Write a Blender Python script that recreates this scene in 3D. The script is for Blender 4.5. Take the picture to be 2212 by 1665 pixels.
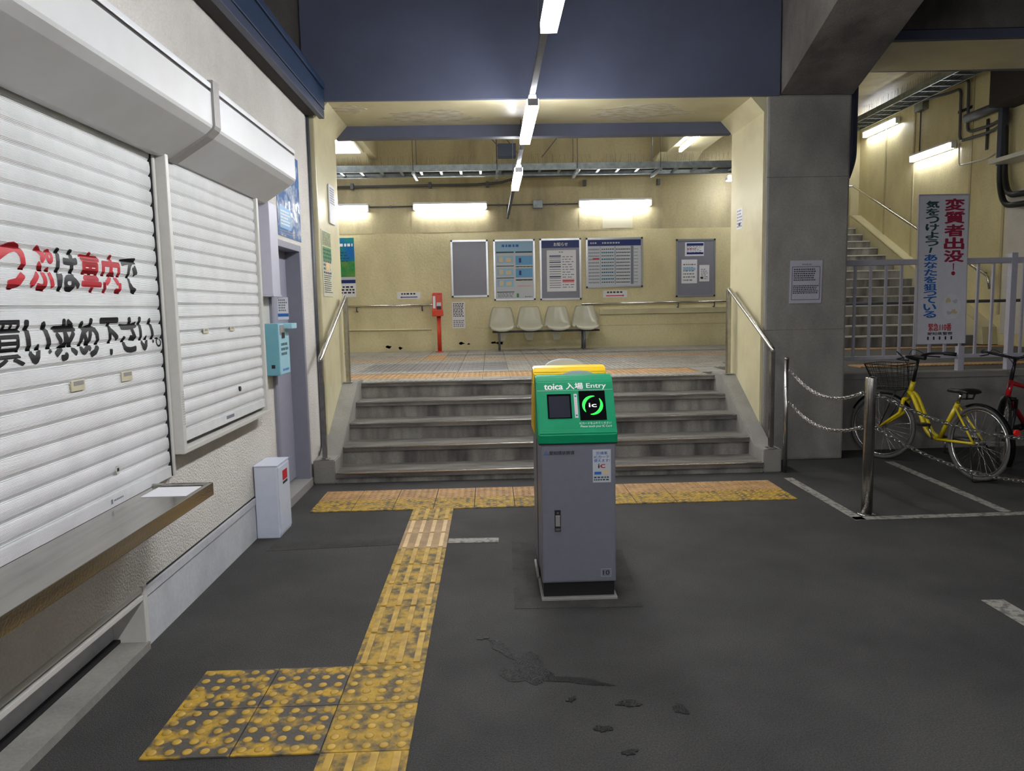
import bpy, bmesh, math, random
from mathutils import Vector, Matrix
random.seed(7)
scn = bpy.context.scene
COL = scn.collection
PI = math.pi
for _o in list(bpy.data.objects):
    bpy.data.objects.remove(_o)

# ------------------------------------------------------------------ camera
F_PX, YAW, PITCH, ROLL, CAM_H = 1591.0, .0273, .10657, -.01985, 1.473
fw = Vector((math.sin(YAW)*math.cos(PITCH), math.cos(YAW)*math.cos(PITCH), -math.sin(PITCH)))
rt = Vector((math.cos(YAW), -math.sin(YAW), 0)); up = rt.cross(fw)
r2 = math.cos(ROLL)*rt + math.sin(ROLL)*up
u2 = -math.sin(ROLL)*rt + math.cos(ROLL)*up
cd = bpy.data.cameras.new('camera'); cam = bpy.data.objects.new('camera', cd); COL.objects.link(cam)
cd.sensor_width = 36; cd.lens = F_PX/2212*36; cd.clip_start = .02
m3 = Matrix((r2, u2, -fw)).transposed()
cam.matrix_world = Matrix.Translation((0, 0, CAM_H)) @ m3.to_4x4()
scn.camera = cam
# ------------------------------------------------------------------ world, exposure
w = bpy.data.worlds.new('night'); scn.world = w; w.use_nodes = True
w.node_tree.nodes['Background'].inputs[0].default_value = (.50, .52, .58, 1)
w.node_tree.nodes['Background'].inputs[1].default_value = .14
scn.view_settings.view_transform = 'Standard'; scn.view_settings.look = 'None'
scn.view_settings.gamma = 1; scn.view_settings.use_curve_mapping = False
scn.view_settings.exposure = 0.0
scn.cycles.max_bounces = 4; scn.cycles.diffuse_bounces = 3; scn.cycles.glossy_bounces = 2
scn.cycles.use_light_tree = False
scn.cycles.caustics_reflective = False; scn.cycles.caustics_refractive = False
LAMP = 38.0      # emission of the concourse battens
HALL = 98.0      # emission of the stronger battens over the lower hall

# ------------------------------------------------------------------ materials
def lin(c):
    return tuple((v/255/12.92 if v/255 <= .04045 else ((v/255+.055)/1.055)**2.4) for v in c)
MATS = {}
def mat(name, col, rough=.5, metal=0., col2=None, sc=4., stretch=(1, 1, 1), lo=.35, hi=.7, fine=0., fsc=60.,
        bump=0., bsc=80., bstretch=(1, 1, 1), emit=None, spec=.5, detail=3., clear=0., wave=None):
    """principled material: two colours mixed by world-space noise, a finer grain, and a bump"""
    if name in MATS: return MATS[name]
    m = bpy.data.materials.new(name); MATS[name] = m; m.use_nodes = True
    nt = m.node_tree; N = nt.nodes; L = nt.links; b = N['Principled BSDF']
    c = lin(col)+(1,)
    b.inputs['Base Color'].default_value = c; b.inputs['Roughness'].default_value = rough
    b.inputs['Metallic'].default_value = metal; b.inputs['Specular IOR Level'].default_value = spec
    b.inputs['Coat Weight'].default_value = clear
    geo = N.new('ShaderNodeNewGeometry')
    def mapped(st):
        if st == (1, 1, 1): return geo.outputs['Position']
        mp = N.new('ShaderNodeMapping'); mp.inputs['Scale'].default_value = st
        L.new(geo.outputs['Position'], mp.inputs['Vector']); return mp.outputs['Vector']
    out = None
    if col2 is not None:
        n = N.new('ShaderNodeTexNoise'); n.inputs['Scale'].default_value = sc; n.inputs['Detail'].default_value = detail
        n.inputs['Roughness'].default_value = .6
        L.new(mapped(stretch), n.inputs['Vector'])
        r = N.new('ShaderNodeValToRGB'); r.color_ramp.elements[0].position = lo; r.color_ramp.elements[1].position = hi
        r.color_ramp.elements[0].color = c; r.color_ramp.elements[1].color = lin(col2)+(1,)
        L.new(n.outputs['Fac'], r.inputs['Fac']); out = r.outputs['Color']
    if fine > 0:
        n = N.new('ShaderNodeTexNoise'); n.inputs['Scale'].default_value = fsc; n.inputs['Detail'].default_value = 1
        L.new(geo.outputs['Position'], n.inputs['Vector'])
        mr = N.new('ShaderNodeMapRange'); mr.inputs[1].default_value = .25; mr.inputs[2].default_value = .75
        mr.inputs[3].default_value = 1-fine; mr.inputs[4].default_value = 1+fine
        L.new(n.outputs['Fac'], mr.inputs[0])
        mx = N.new('ShaderNodeVectorMath'); mx.operation = 'SCALE'
        if out is None:
            mx.inputs[0].default_value = c[:3]
        else: L.new(out, mx.inputs[0])
        L.new(mr.outputs[0], mx.inputs['Scale']); out = mx.outputs[0]
    if out is not None: L.new(out, b.inputs['Base Color'])
    if bump > 0:
        n = N.new('ShaderNodeTexNoise'); n.inputs['Scale'].default_value = bsc; n.inputs['Detail'].default_value = 1.5
        L.new(mapped(bstretch), n.inputs['Vector'])
        bp = N.new('ShaderNodeBump'); bp.inputs['Strength'].default_value = bump; bp.inputs['Distance'].default_value = .01
        h = n.outputs['Fac']
        if wave:
            wv = N.new('ShaderNodeTexWave'); wv.bands_direction = 'Z'; wv.inputs['Scale'].default_value = wave
            L.new(geo.outputs['Position'], wv.inputs['Vector']); h = wv.outputs['Fac']
        L.new(h, bp.inputs['Height']); L.new(bp.outputs['Normal'], b.inputs['Normal'])
    if emit:
        b.inputs['Emission Color'].default_value = lin(emit[0])+(1,); b.inputs['Emission Strength'].default_value = emit[1]
    return m
M = {}
M['asphalt'] = mat('asphalt', (68, 67, 65), .78, col2=(52, 51, 50), sc=1.6, lo=.35, hi=.68, fine=.42, fsc=150, bump=.6, bsc=200, spec=.4)
M['asphalt_patch'] = mat('asphalt_patch', (72, 70, 67), .85, col2=(52, 51, 49), sc=5, fine=.25, fsc=150, bump=.5, bsc=160, spec=.3)
M['wet'] = mat('wet_asphalt', (17, 17, 18), .33, fine=.4, fsc=190, bump=1., bsc=150, spec=.5)
M['linepaint'] = mat('worn_line_paint', (150, 147, 138), .7, col2=(92, 90, 86), sc=22, lo=.48, hi=.62, fine=.15, fsc=120)
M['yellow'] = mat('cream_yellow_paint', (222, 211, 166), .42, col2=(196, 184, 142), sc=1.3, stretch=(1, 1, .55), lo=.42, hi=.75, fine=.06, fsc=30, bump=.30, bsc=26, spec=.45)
M['yellow_smooth'] = mat('cream_yellow_gloss_paint', (208, 200, 162), .33, col2=(188, 178, 142), sc=2.2, lo=.45, hi=.75, bump=.12, bsc=16, spec=.5)
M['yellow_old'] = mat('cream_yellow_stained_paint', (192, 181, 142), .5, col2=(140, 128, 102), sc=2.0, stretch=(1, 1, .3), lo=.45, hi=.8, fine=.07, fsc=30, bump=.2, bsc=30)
M['bluebeam'] = mat('slate_blue_paint', (84, 89, 110), .5, col2=(76, 80, 98), sc=1.5, bump=.08, bsc=14)
M['concrete'] = mat('bare_concrete', (150, 147, 140), .8, col2=(114, 111, 106), sc=1.5, stretch=(1, 1, .6), lo=.38, hi=.7, fine=.08, fsc=70, bump=.2, bsc=70, spec=.3)
M['concrete_dark'] = mat('stained_concrete', (112, 107, 101), .82, col2=(70, 67, 64), sc=2.2, stretch=(1, 1, .5), lo=.35, hi=.7, fine=.1, fsc=60, bump=.2, bsc=60, spec=.3)
M['riser'] = mat('step_riser_concrete', (150, 146, 138), .75, col2=(82, 79, 76), sc=2.6, stretch=(1.6, 1.6, .35), lo=.38, hi=.66, fine=.12, fsc=70, bump=.15, bsc=70)
M['tread'] = mat('step_tread_concrete', (124, 119, 112), .6, col2=(78, 75, 71), sc=5, stretch=(.5, 2.5, 1), lo=.35, hi=.7, fine=.14, fsc=90, bump=.2, bsc=90)
M['stucco'] = mat('grey_stucco', (222, 218, 211), .8, col2=(208, 203, 195), sc=2, fine=.05, fsc=90, bump=.9, bsc=95, spec=.3)
M['plinth'] = mat('bluish_plinth', (196, 197, 200), .7, col2=(172, 173, 178), sc=3, fine=.05, fsc=40, bump=.2, bsc=40)
M['white'] = mat('white_enamel', (226, 227, 228), .35, fine=.02, fsc=12, spec=.5)
M['slat'] = mat('shutter_white', (232, 233, 232), .38, col2=(220, 221, 220), sc=6, bump=.35, bsc=10, wave=75.)
M['rail_white'] = mat('cream_aluminium', (205, 203, 196), .4, fine=.03, fsc=30)
M['canopy_grey'] = mat('pale_grey_sheet', (215, 216, 216), .4, col2=(204, 203, 200), sc=2)
M['capgrey'] = mat('mid_grey_sheet', (150, 147, 143), .45, fine=.05, fsc=30)
M['black'] = mat('black_rubber', (22, 22, 24), .55, fine=.1, fsc=40)
M['darksoffit'] = mat('dark_soffit', (44, 40, 38), .8, fine=.1, fsc=30)
M['navy'] = mat('navy_gutter_steel', (24, 44, 72), .45, fine=.05, fsc=20)
M['navyl'] = mat('navy_gutter_lip', (54, 62, 84), .45, fine=.05, fsc=20)
M['steel'] = mat('stainless_steel', (200, 198, 194), .24, 1., fine=.08, fsc=45, bump=.04, bsc=160, bstretch=(1, 1, .05))
M['steel_brushed'] = mat('brushed_stainless', (188, 184, 176), .22, 1., col2=(165, 160, 152), sc=5, stretch=(4, .3, 4), bump=.05, bsc=120)
M['galv'] = mat('galvanised_steel', (150, 158, 160), .42, .7, col2=(120, 128, 130), sc=10, fine=.08, fsc=60)
M['galv_dark'] = mat('aged_conduit', (96, 98, 104), .5, .4, fine=.1, fsc=40)
M['fence'] = mat('grey_fence_paint', (188, 186, 197), .42, .05, fine=.06, fsc=40)
M['led'] = mat('led_lens', (255, 255, 255), .4, emit=((250, 251, 255), LAMP))
M['led_panel'] = mat('light_panel_lens', (255, 255, 255), .4, emit=((250, 251, 255), 4.0))
M['led_hall'] = mat('led_lens_hall', (255, 255, 255), .4, emit=((250, 251, 255), HALL))
M['doorpaint'] = mat('lilac_grey_door', (152, 152, 168), .42, fine=.03, fsc=20)
M['doorframe'] = mat('grey_door_frame', (136, 136, 148), .42, fine=.03, fsc=20)
M['tile_y'] = mat('worn_yellow_tile', (184, 148, 52), .65, col2=(92, 82, 60), sc=13, lo=.42, hi=.62, fine=.12, fsc=80, bump=.2, bsc=120)
M['tile_yw'] = mat('heavily_worn_yellow_tile', (192, 154, 50), .68, col2=(84, 79, 72), sc=8, lo=.40, hi=.52, fine=.12, fsc=80, bump=.25, bsc=120)
M['tile_new'] = mat('pale_replacement_tile', (224, 196, 148), .6, col2=(204, 172, 124), sc=10, fine=.06, fsc=60)
M['tile_newbase'] = mat('pale_replacement_tile_ground', (176, 146, 104), .65, col2=(150, 122, 88), sc=10, fine=.08, fsc=60)
M['dot_y'] = mat('yellow_tile_stud', (204, 166, 70), .5, col2=(160, 128, 58), sc=20, fine=.08, fsc=80)
M['tile_o'] = mat('orange_beige_tile', (190, 150, 98), .62, col2=(150, 116, 76), sc=8, fine=.12, fsc=80, bump=.2, bsc=120)
M['paver'] = mat('grey_paver', (150, 146, 136), .5, col2=(118, 114, 106), sc=6, fine=.1, fsc=60, spec=.5)
M['paver_d'] = mat('slate_paver', (112, 110, 108), .5, col2=(88, 87, 86), sc=6, fine=.1, fsc=60, spec=.5)
M['grout'] = mat('dark_grout', (72, 70, 66), .8, fine=.1, fsc=60)
M['green'] = mat('green_reader_plastic', (0, 140, 94), .5, col2=(6, 150, 104), sc=8, lo=.5, hi=.85, spec=.2)
M['yellowplastic'] = mat('yellow_reader_plastic', (250, 205, 10), .34, fine=.02, fsc=20)
M['readergrey'] = mat('reader_body_grey', (122, 122, 134), .42, fine=.03, fsc=30)
M['dome'] = mat('pale_grey_plastic', (190, 196, 198), .3)
M['screenblack'] = mat('glossy_black_glass', (8, 9, 12), .08)
M['screengrey'] = mat('dark_display', (46, 48, 58), .12)
M['glowgreen'] = mat('lit_green_ring', (30, 255, 70), .4, emit=((30, 250, 70), 1.1))
M['txtwhite'] = mat('white_print', (240, 242, 240), .5)
M['txtglow'] = mat('lit_white_mark', (240, 240, 240), .4, emit=((225, 235, 225), .6))
M['txtblack'] = mat('black_print', (26, 27, 32), .5)
M['txtred'] = mat('red_print', (196, 34, 48), .5)
M['txtblue'] = mat('blue_print', (40, 108, 190), .5)
M['txtnavy'] = mat('navy_print', (24, 44, 110), .45)
M['txtdkgreen'] = mat('dark_green_print', (40, 74, 80), .5)
M['txtmaroon'] = mat('maroon_print', (160, 34, 64), .5)
M['paper'] = mat('white_paper', (228, 228, 232), .5, fine=.02, fsc=30)
M['papergrey'] = mat('laminated_notice', (178, 176, 186), .25, fine=.04, fsc=25)
M['boardgrey'] = mat('grey_backing_board', (134, 134, 146), .3, fine=.03, fsc=14)
M['alu'] = mat('aluminium_frame', (200, 202, 204), .3, .8, fine=.04, fsc=40)
M['lightblue'] = mat('pale_blue_print', (150, 190, 220), .4)
M['skyblue'] = mat('sky_blue_print', (92, 160, 210), .4)
M['beigeprint'] = mat('beige_print', (220, 200, 160), .4)
M['greyprint'] = mat('grey_print', (120, 124, 136), .5)
M['palegrey'] = mat('pale_grey_print', (196, 200, 206), .4)
M['pinkprint'] = mat('pink_print', (226, 170, 176), .5)
M['oceanblue'] = mat('poster_ocean', (22, 108, 180), .35, col2=(30, 140, 120), sc=4, lo=.4, hi=.65)
M['leafgreen'] = mat('poster_green', (50, 140, 80), .35, col2=(110, 150, 70), sc=9, lo=.4, hi=.65)
M['olive'] = mat('poster_olive', (170, 160, 90), .4, col2=(90, 130, 90), sc=30, lo=.4, hi=.6)
M['glossblue'] = mat('glossy_blue_poster', (96, 132, 186), .12, col2=(220, 228, 238), sc=7, lo=.46, hi=.62, bump=.5, bsc=10)
M['teal'] = mat('teal_box_paint', (112, 172, 186), .4, fine=.03, fsc=20)
M['tealpale'] = mat('pale_teal_box_front', (160, 208, 222), .4, fine=.03, fsc=20)
M['boxlilac'] = mat('lilac_white_box', (196, 196, 210), .4, fine=.02, fsc=20)
M['boxwhite'] = mat('bluish_white_cabinet', (206, 212, 226), .4, fine=.03, fsc=20)
M['orange'] = mat('orange_red_paint', (222, 70, 40), .4, col2=(200, 58, 36), sc=6)
M['seat'] = mat('cream_moulded_plastic', (236, 234, 216), .22, fine=.02, fsc=20, spec=.5)
M['bikeyellow'] = mat('yellow_bike_enamel', (206, 184, 20), .32, fine=.04, fsc=30, clear=.3)
M['bikered'] = mat('red_bike_enamel', (176, 24, 36), .3, fine=.04, fsc=30, clear=.3)
M['tyre'] = mat('tyre_rubber', (46, 45, 46), .75, fine=.1, fsc=60)
M['tyre_grey'] = mat('grey_tyre_wall', (84, 82, 80), .7, fine=.1, fsc=60)
M['blackmetal'] = mat('black_enamel_metal', (24, 24, 27), .35, .2)
M['saddle'] = mat('black_saddle_vinyl', (26, 25, 28), .3)
M['reflector'] = mat('red_reflector', (230, 40, 34), .2)
M['handle'] = mat('dark_latch', (52, 54, 60), .35, .4)
M['ivory'] = mat('ivory_plastic', (206, 198, 170), .4)

# ------------------------------------------------------------------ mesh helpers
def NB(): return bmesh.new()
def box(bm, a, b, bev=0.):
    x0, y0, z0 = a; x1, y1, z1 = b
    x0, x1 = min(x0, x1), max(x0, x1); y0, y1 = min(y0, y1), max(y0, y1); z0, z1 = min(z0, z1), max(z0, z1)
    vs = [bm.verts.new(p) for p in ((x0,y0,z0),(x1,y0,z0),(x1,y1,z0),(x0,y1,z0),(x0,y0,z1),(x1,y0,z1),(x1,y1,z1),(x0,y1,z1))]
    fs = [bm.faces.new([vs[i] for i in q]) for q in ((0,3,2,1),(4,5,6,7),(0,1,5,4),(1,2,6,5),(2,3,7,6),(3,0,4,7))]
    if bev > 0:
        es = list({e for f in fs for e in f.edges})
        bmesh.ops.bevel(bm, geom=es, offset=bev, segments=2, affect='EDGES', profile=.6)
    return bm
def B(a, b, bev=0.): return box(NB(), a, b, bev)
def prism(bm, pts, axis, t0, t1, bev=0.):
    """polygon pts (2D) extruded along axis 'x'|'y'|'z' from t0 to t1"""
    def P(p, t):
        return {'x': (t, p[0], p[1]), 'y': (p[0], t, p[1]), 'z': (p[0], p[1], t)}[axis]
    a = [bm.verts.new(P(p, t0)) for p in pts]; c = [bm.verts.new(P(p, t1)) for p in pts]
    n = len(pts); fs = [bm.faces.new(a), bm.faces.new(c[::-1])]
    for i in range(n): fs.append(bm.faces.new((a[i], c[i], c[(i+1) % n], a[(i+1) % n])))
    bmesh.ops.recalc_face_normals(bm, faces=fs)
    if bev > 0:
        bmesh.ops.bevel(bm, geom=list({e for f in fs for e in f.edges}), offset=bev, segments=2, affect='EDGES')
    return bm
def tube(bm, pts, r, n=10, cap=True, rs=None):
    pts = [Vector(p) for p in pts]; rings = []; prev = None
    for i, p in enumerate(pts):
        d = (pts[min(i+1, len(pts)-1)]-pts[max(i-1, 0)]).normalized()
        if prev is None:
            ref = Vector((0, 0, 1)) if abs(d.z) < .9 else Vector((1, 0, 0))
            u = d.cross(ref).normalized()
        else:
            u = (prev-d*prev.dot(d)).normalized()
        prev = u; v = d.cross(u); rr = rs[i] if rs else r
        rings.append([bm.verts.new(p+(u*math.cos(2*PI*k/n)+v*math.sin(2*PI*k/n))*rr) for k in range(n)])
    for a, b in zip(rings, rings[1:]):
        for k in range(n): 
            f = bm.faces.new((a[k], a[(k+1) % n], b[(k+1) % n], b[k])); f.smooth = True
    if cap:
        bm.faces.new(rings[0][::-1]); bm.faces.new(rings[-1])
    return bm
def T(pts, r, n=10, **k): return tube(NB(), pts, r, n, **k)
def bez(p, n=8):
    """smooth Catmull-Rom through points"""
    p = [Vector(q) for q in p]; out = []
    for i in range(len(p)-1):
        a = p[max(i-1, 0)]; b = p[i]; c = p[i+1]; d = p[min(i+2, len(p)-1)]
        for k in range(n):
            t = k/n
            out.append(.5*((2*b)+(c-a)*t+(2*a-5*b+4*c-d)*t*t+(3*b-a-3*c+d)*t**3))
    out.append(p[-1]); return out
def fillet(p, r, n=5):
    """polyline with rounded corners"""
    p = [Vector(q) for q in p]; out = [p[0]]
    for i in range(1, len(p)-1):
        a, b, c = p[i-1], p[i], p[i+1]
        d1 = (a-b).normalized(); d2 = (c-b).normalized()
        q = min(r, (a-b).length*.45, (c-b).length*.45)
        s, e = b+d1*q, b+d2*q
        for k in range(n+1):
            t = k/n; out.append(s*(1-t)**2+b*2*t*(1-t)+e*t*t)
    out.append(p[-1]); return out
def torus(bm, c, R, r, ax, n=36, m=8, sz=None):
    """ring of radius R about unit axis ax"""
    ax = Vector(ax).normalized(); ref = Vector((0, 0, 1)) if abs(ax.z) < .9 else Vector((1, 0, 0))
    u = ax.cross(ref).normalized(); v = ax.cross(u); c = Vector(c); rings = []
    rw = sz or r
    for i in range(n):
        a = 2*PI*i/n; d = u*math.cos(a)+v*math.sin(a)
        rings.append([bm.verts.new(c+d*(R+r*math.cos(2*PI*k/m))+ax*rw*math.sin(2*PI*k/m)) for k in range(m)])
    for i in range(n):
        a, b = rings[i], rings[(i+1) % n]
        for k in range(m):
            f = bm.faces.new((a[k], a[(k+1) % m], b[(k+1) % m], b[k])); f.smooth = True
    return bm
def lathe(bm, prof, c=(0, 0, 0), n=20):
    """prof [(r,z)]"""
    rings = []
    for r, z in prof:
        rings.append([bm.verts.new((c[0]+r*math.cos(2*PI*k/n), c[1]+r*math.sin(2*PI*k/n), c[2]+z)) for k in range(n)])
    for a, b in zip(rings, rings[1:]):
        for k in range(n):
            f = bm.faces.new((a[k], a[(k+1) % n], b[(k+1) % n], b[k])); f.smooth = True
    bm.faces.new(rings[0][::-1]); bm.faces.new(rings[-1])
    return bm
def link(o, parent=None):
    COL.objects.link(o)
    if parent is not None: o.parent = parent
    return o
def wloc(o):
    v = Vector((0, 0, 0))
    while o is not None: v += o.location; o = o.parent
    return v
def obj(name, bm, m, parent=None, smooth=False):
    """bm is in world coordinates; the object is placed under its parent (roots never rotate)"""
    me = bpy.data.meshes.new(name)
    bmesh.ops.recalc_face_normals(bm, faces=bm.faces[:])
    pl = wloc(parent) if parent is not None else Vector((0, 0, 0))
    if parent is None:
        lo = Vector([min(v.co[i] for v in bm.verts) for i in range(3)]); hi = Vector([max(v.co[i] for v in bm.verts) for i in range(3)])
        pl = Vector(((lo.x+hi.x)/2, (lo.y+hi.y)/2, lo.z))
    bmesh.ops.translate(bm, verts=bm.verts[:], vec=-pl)
    if smooth:
        for f in bm.faces: f.smooth = True
    bm.to_mesh(me); bm.free()
    for x in (m if isinstance(m, (list, tuple)) else [m]): me.materials.append(M[x] if isinstance(x, str) else x)
    o = bpy.data.objects.new(name, me); link(o, parent)
    if parent is None: o.location = pl
    return o
def thing(name, label, cat, loc, group=None):
    o = bpy.data.objects.new(name, None); o.empty_display_size = .1; o.location = loc; link(o)
    o['label'] = label; o['category'] = cat
    if group: o['group'] = group
    return o
def tag(o, label, cat, group=None):
    o['label'] = label; o['category'] = cat
    if group: o['group'] = group
    return o
def struct(o, label=None, cat=None):
    o['kind'] = 'structure'
    if label: o['label'] = label
    if cat: o['category'] = cat
    return o
def sroot(name, label, cat, loc): 
    return struct(thing(name, label, cat, loc))

# flat print: plane with origin, right vector, up vector
class Plane:
    def __init__(s, o, r, u):
        s.o = Vector(o); s.r = Vector(r).normalized(); s.u = Vector(u).normalized(); s.n = s.r.cross(s.u)
    def p(s, a, b, d=0.): return s.o+s.r*a+s.u*b+s.n*d
def rects(bm, pl, rs, d=.001):
    for a0, b0, a1, b1 in rs:
        vs = [bm.verts.new(pl.p(a, b, d)) for a, b in ((a0, b0), (a1, b0), (a1, b1), (a0, b1))]
        bm.faces.new(vs)
    return bm
def poly(bm, pl, pts, d=.001):
    bm.faces.new([bm.verts.new(pl.p(a, b, d)) for a, b in pts]); return bm
def oriented(name, bm, pl, m, parent):
    """flat print mesh; faces keep the plane's normal"""
    me = bpy.data.meshes.new(name); pw = wloc(parent)
    for f in bm.faces:
        f.normal_update()
        if f.normal.dot(pl.n) < 0: f.normal_flip()
    bmesh.ops.translate(bm, verts=bm.verts[:], vec=-pw)
    bm.to_mesh(me); bm.free(); me.materials.append(M[m])
    return link(bpy.data.objects.new(name, me), parent)
def pprint(pl, rs, m, parent, d=.001, name='print'):
    return oriented(name, rects(NB(), pl, rs, d), pl, m, parent)
def slab(pl, a0, b0, a1, b1, d0, d1):
    bm = NB(); v = [bm.verts.new(pl.p(a, b, d)) for d in (d0, d1) for a, b in ((a0, b0), (a1, b0), (a1, b1), (a0, b1))]
    for q in ((0,3,2,1),(4,5,6,7),(0,1,5,4),(1,2,6,5),(2,3,7,6),(3,0,4,7)): bm.faces.new([v[i] for i in q])
    return bm
def dashes(a0, b0, a1, b1, rows, fill=.8, wmin=.006, wmax=.02, h=.55, rnd=random):
    """rows of short dashes standing for print too small to read"""
    out = []; rh = (b1-b0)/rows
    for i in range(rows):
        y = b1-(i+.5)*rh; x = a0; end = a0+(a1-a0)*(fill+rnd.random()*(1-fill))
        while x < end:
            w_ = wmin+rnd.random()*(wmax-wmin); out.append((x, y-rh*h/2, min(x+w_, a1), y+rh*h/2)); x += w_*1.25+wmin*.3
    return out
TXT = {}
def glyphs(s, bold=.0, ext=.0):
    key = (s, 0)
    if key not in TXT:
        cu = bpy.data.curves.new('t', 'FONT'); cu.body = s; cu.size = 1; cu.fill_mode = 'FRONT'; cu.resolution_u = 3
        o = bpy.data.objects.new('t', cu); COL.objects.link(o)
        dg = bpy.context.evaluated_depsgraph_get(); dg.update()
        me = bpy.data.meshes.new_from_object(o.evaluated_get(dg))
        TXT[key] = ([v.co.copy() for v in me.vertices], [list(p.vertices) for p in me.polygons])
        bpy.data.objects.remove(o); bpy.data.curves.remove(cu); bpy.data.meshes.remove(me)
    return TXT[key]
def text_bm(bm, s, pl, a0, b0, a1, b1, bold=.0, d=.001, keep=False):
    vs, fs = glyphs(s, 0.)
    if not vs: return bm
    if bold > 0:
        # heavier strokes: the same glyph laid several times with small shifts
        w_, h_ = a1-a0, b1-b0; e = bold*.5; eu, ev = e*min(w_, h_*2), e*min(h_, w_*2)
        for i, (du, dv) in enumerate(((0, 0), (1, 0), (-1, 0), (0, 1), (0, -1), (.7, .7), (-.7, .7), (.7, -.7), (-.7, -.7))):
            text_bm(bm, s, pl, a0+eu+du*eu, b0+ev+dv*ev, a1-eu+du*eu, b1-ev+dv*ev, 0., d+i*2e-5, keep)
        return bm
    x0 = min(v.x for v in vs); x1 = max(v.x for v in vs); y0 = min(v.y for v in vs); y1 = max(v.y for v in vs)
    sx = (a1-a0)/max(x1-x0, 1e-6); sy = (b1-b0)/max(y1-y0, 1e-6)
    ox = oy = 0
    if keep:
        k = min(sx, sy); ox = ((a1-a0)-k*(x1-x0))/2; oy = ((b1-b0)-k*(y1-y0))/2; sx = sy = k
    nv = [bm.verts.new(pl.p(a0+ox+(v.x-x0)*sx, b0+oy+(v.y-y0)*sy, d)) for v in vs]
    for f in fs:
        try: bm.faces.new([nv[i] for i in f])
        except ValueError: pass
    return bm
def text(s, pl, a0, b0, a1, b1, m, parent, bold=.0, d=.0015, name='lettering', keep=False):
    return oriented(name, text_bm(NB(), s, pl, a0, b0, a1, b1, bold, d, keep), pl, m, parent)
def copies(proto, parent, locs, mats=None):
    """plain repeats of one mesh piece, sharing mesh data"""
    out = []
    for i, l in enumerate(locs):
        o = proto.copy(); link(o, parent); o.location = l; out.append(o)
    return out

# ================================================================== STRUCTURE
PZ = .723                      # upper concourse level
BY = 13.2                      # back wall
WX = -1.56                     # face of the ticket office wall
# ---- asphalt floor with paint, patch and stairs
fl = struct(obj('floor', B((-4, -9, -.2), (9.5, 7.06, 0)), 'asphalt'), 'dark grey asphalt floor of the lower hall', 'floor')
def on_floor(name, pts, m, z, par=fl):
    bm = NB(); bm.faces.new([bm.verts.new((x, y, z)) for x, y in pts])
    for f in bm.faces:
        f.normal_update()
        if f.normal.z < 0: f.normal_flip()
    bmesh.ops.solidify(bm, geom=bm.faces[:], thickness=.0015)
    return obj(name, bm, m, par)
on_floor('asphalt_patch', [(.085, 3.47), (.715, 3.45), (.76, 4.3), (.10, 4.52)], 'asphalt_patch', .0022)
on_floor('asphalt_patch', [(-1.4, 4.62), (-.5, 4.66), (-.5, 4.52), (-1.42, 4.46)], 'asphalt_patch', .002)
def stripe(p, q, wd):
    p = Vector(p); q = Vector(q); d = (q-p).normalized(); n = Vector((-d.y, d.x))*wd/2
    on_floor('painted_line', [p-n, q-n, q+n, p+n], 'linepaint', .003)
stripe((2.46, 5.98), (2.46, 4.76), .075)
stripe((2.42, 4.79), (6.4, 4.84), .075)
stripe((3.52, 4.83), (3.60, 6.5), .075)
stripe((4.95, 4.84), (5.1, 6.6), .075)
stripe((2.42, 3.40), (2.42, 2.6), .11)
stripe((-.30, 4.56), (.02, 4.55), .09)
# ---- upper concourse slab and paving
up_fl = sroot('floor_upper', 'tiled floor of the raised concourse', 'floor', (0, 9, PZ-.012))
obj('slab', B((-4.2, 7.665, -.2), (2.49, BY, PZ-.012)), 'grout', up_fl)
obj('slab', B((2.49, 7.2, -.2), (8.1, 17, PZ-.012)), 'grout', up_fl)
paver = obj('paver', B((-.147, -.147, PZ-.012), (.147, .147, PZ)), 'paver', None); paver.location = (0, 0, 0)
pm = paver.data; bpy.data.objects.remove(paver)
for v in pm.vertices: v.co.z = 0 if v.co.z < .006 else .012
def ribbed(name, n, along, m):
    bm = NB(); box(bm, (-.147, -.147, 0), (.147, .147, .009))
    for i in range(n):
        t = -.147+.294*(i+.5)/n; h = .294/n*.3
        if along: box(bm, (t-h, -.14, .009), (t+h, .14, .013))
        else: box(bm, (-.14, t-h, .009), (.14, t+h, .013))
    me = bpy.data.meshes.new(name); bm.to_mesh(me); bm.free(); me.materials.append(M[m]); return me
ribs_grey = ribbed('ribbed_paver', 5, True, 'paver'); ribs_slate = ribbed('slate_paver', 5, True, 'paver_d')
ribs_or = ribbed('orange_tile', 6, True, 'tile_o')
def stud_tile(name, n, r, m, mdot):
    bm = NB(); box(bm, (-.148, -.148, 0), (.148, .148, .007), .002)
    nb = len(bm.faces)
    st = .296/n
    for i in range(n):
        for j in range(n):
            x = -.148+(i+.5)*st; y = -.148+(j+.5)*st
            lathe(bm, [(r, .006), (r*.86, .0095), (r*.5, .0118), (.001, .0122)], (x, y, 0), 12)
    for f in bm.faces: f.material_index = 1 if max(v.co.z for v in f.verts) > .0085 else 0
    me = bpy.data.meshes.new(name); bm.to_mesh(me); bm.free(); me.materials.append(M[m]); me.materials.append(M[mdot]); return me
stud_or = stud_tile('stud_tile', 5, .015, 'tile_o', 'tile_o')
def put(me, name, parent, x, y, z):
    o = bpy.data.objects.new(name, me); link(o, parent); o.location = Vector((x, y, z))-wloc(parent); return o
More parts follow.
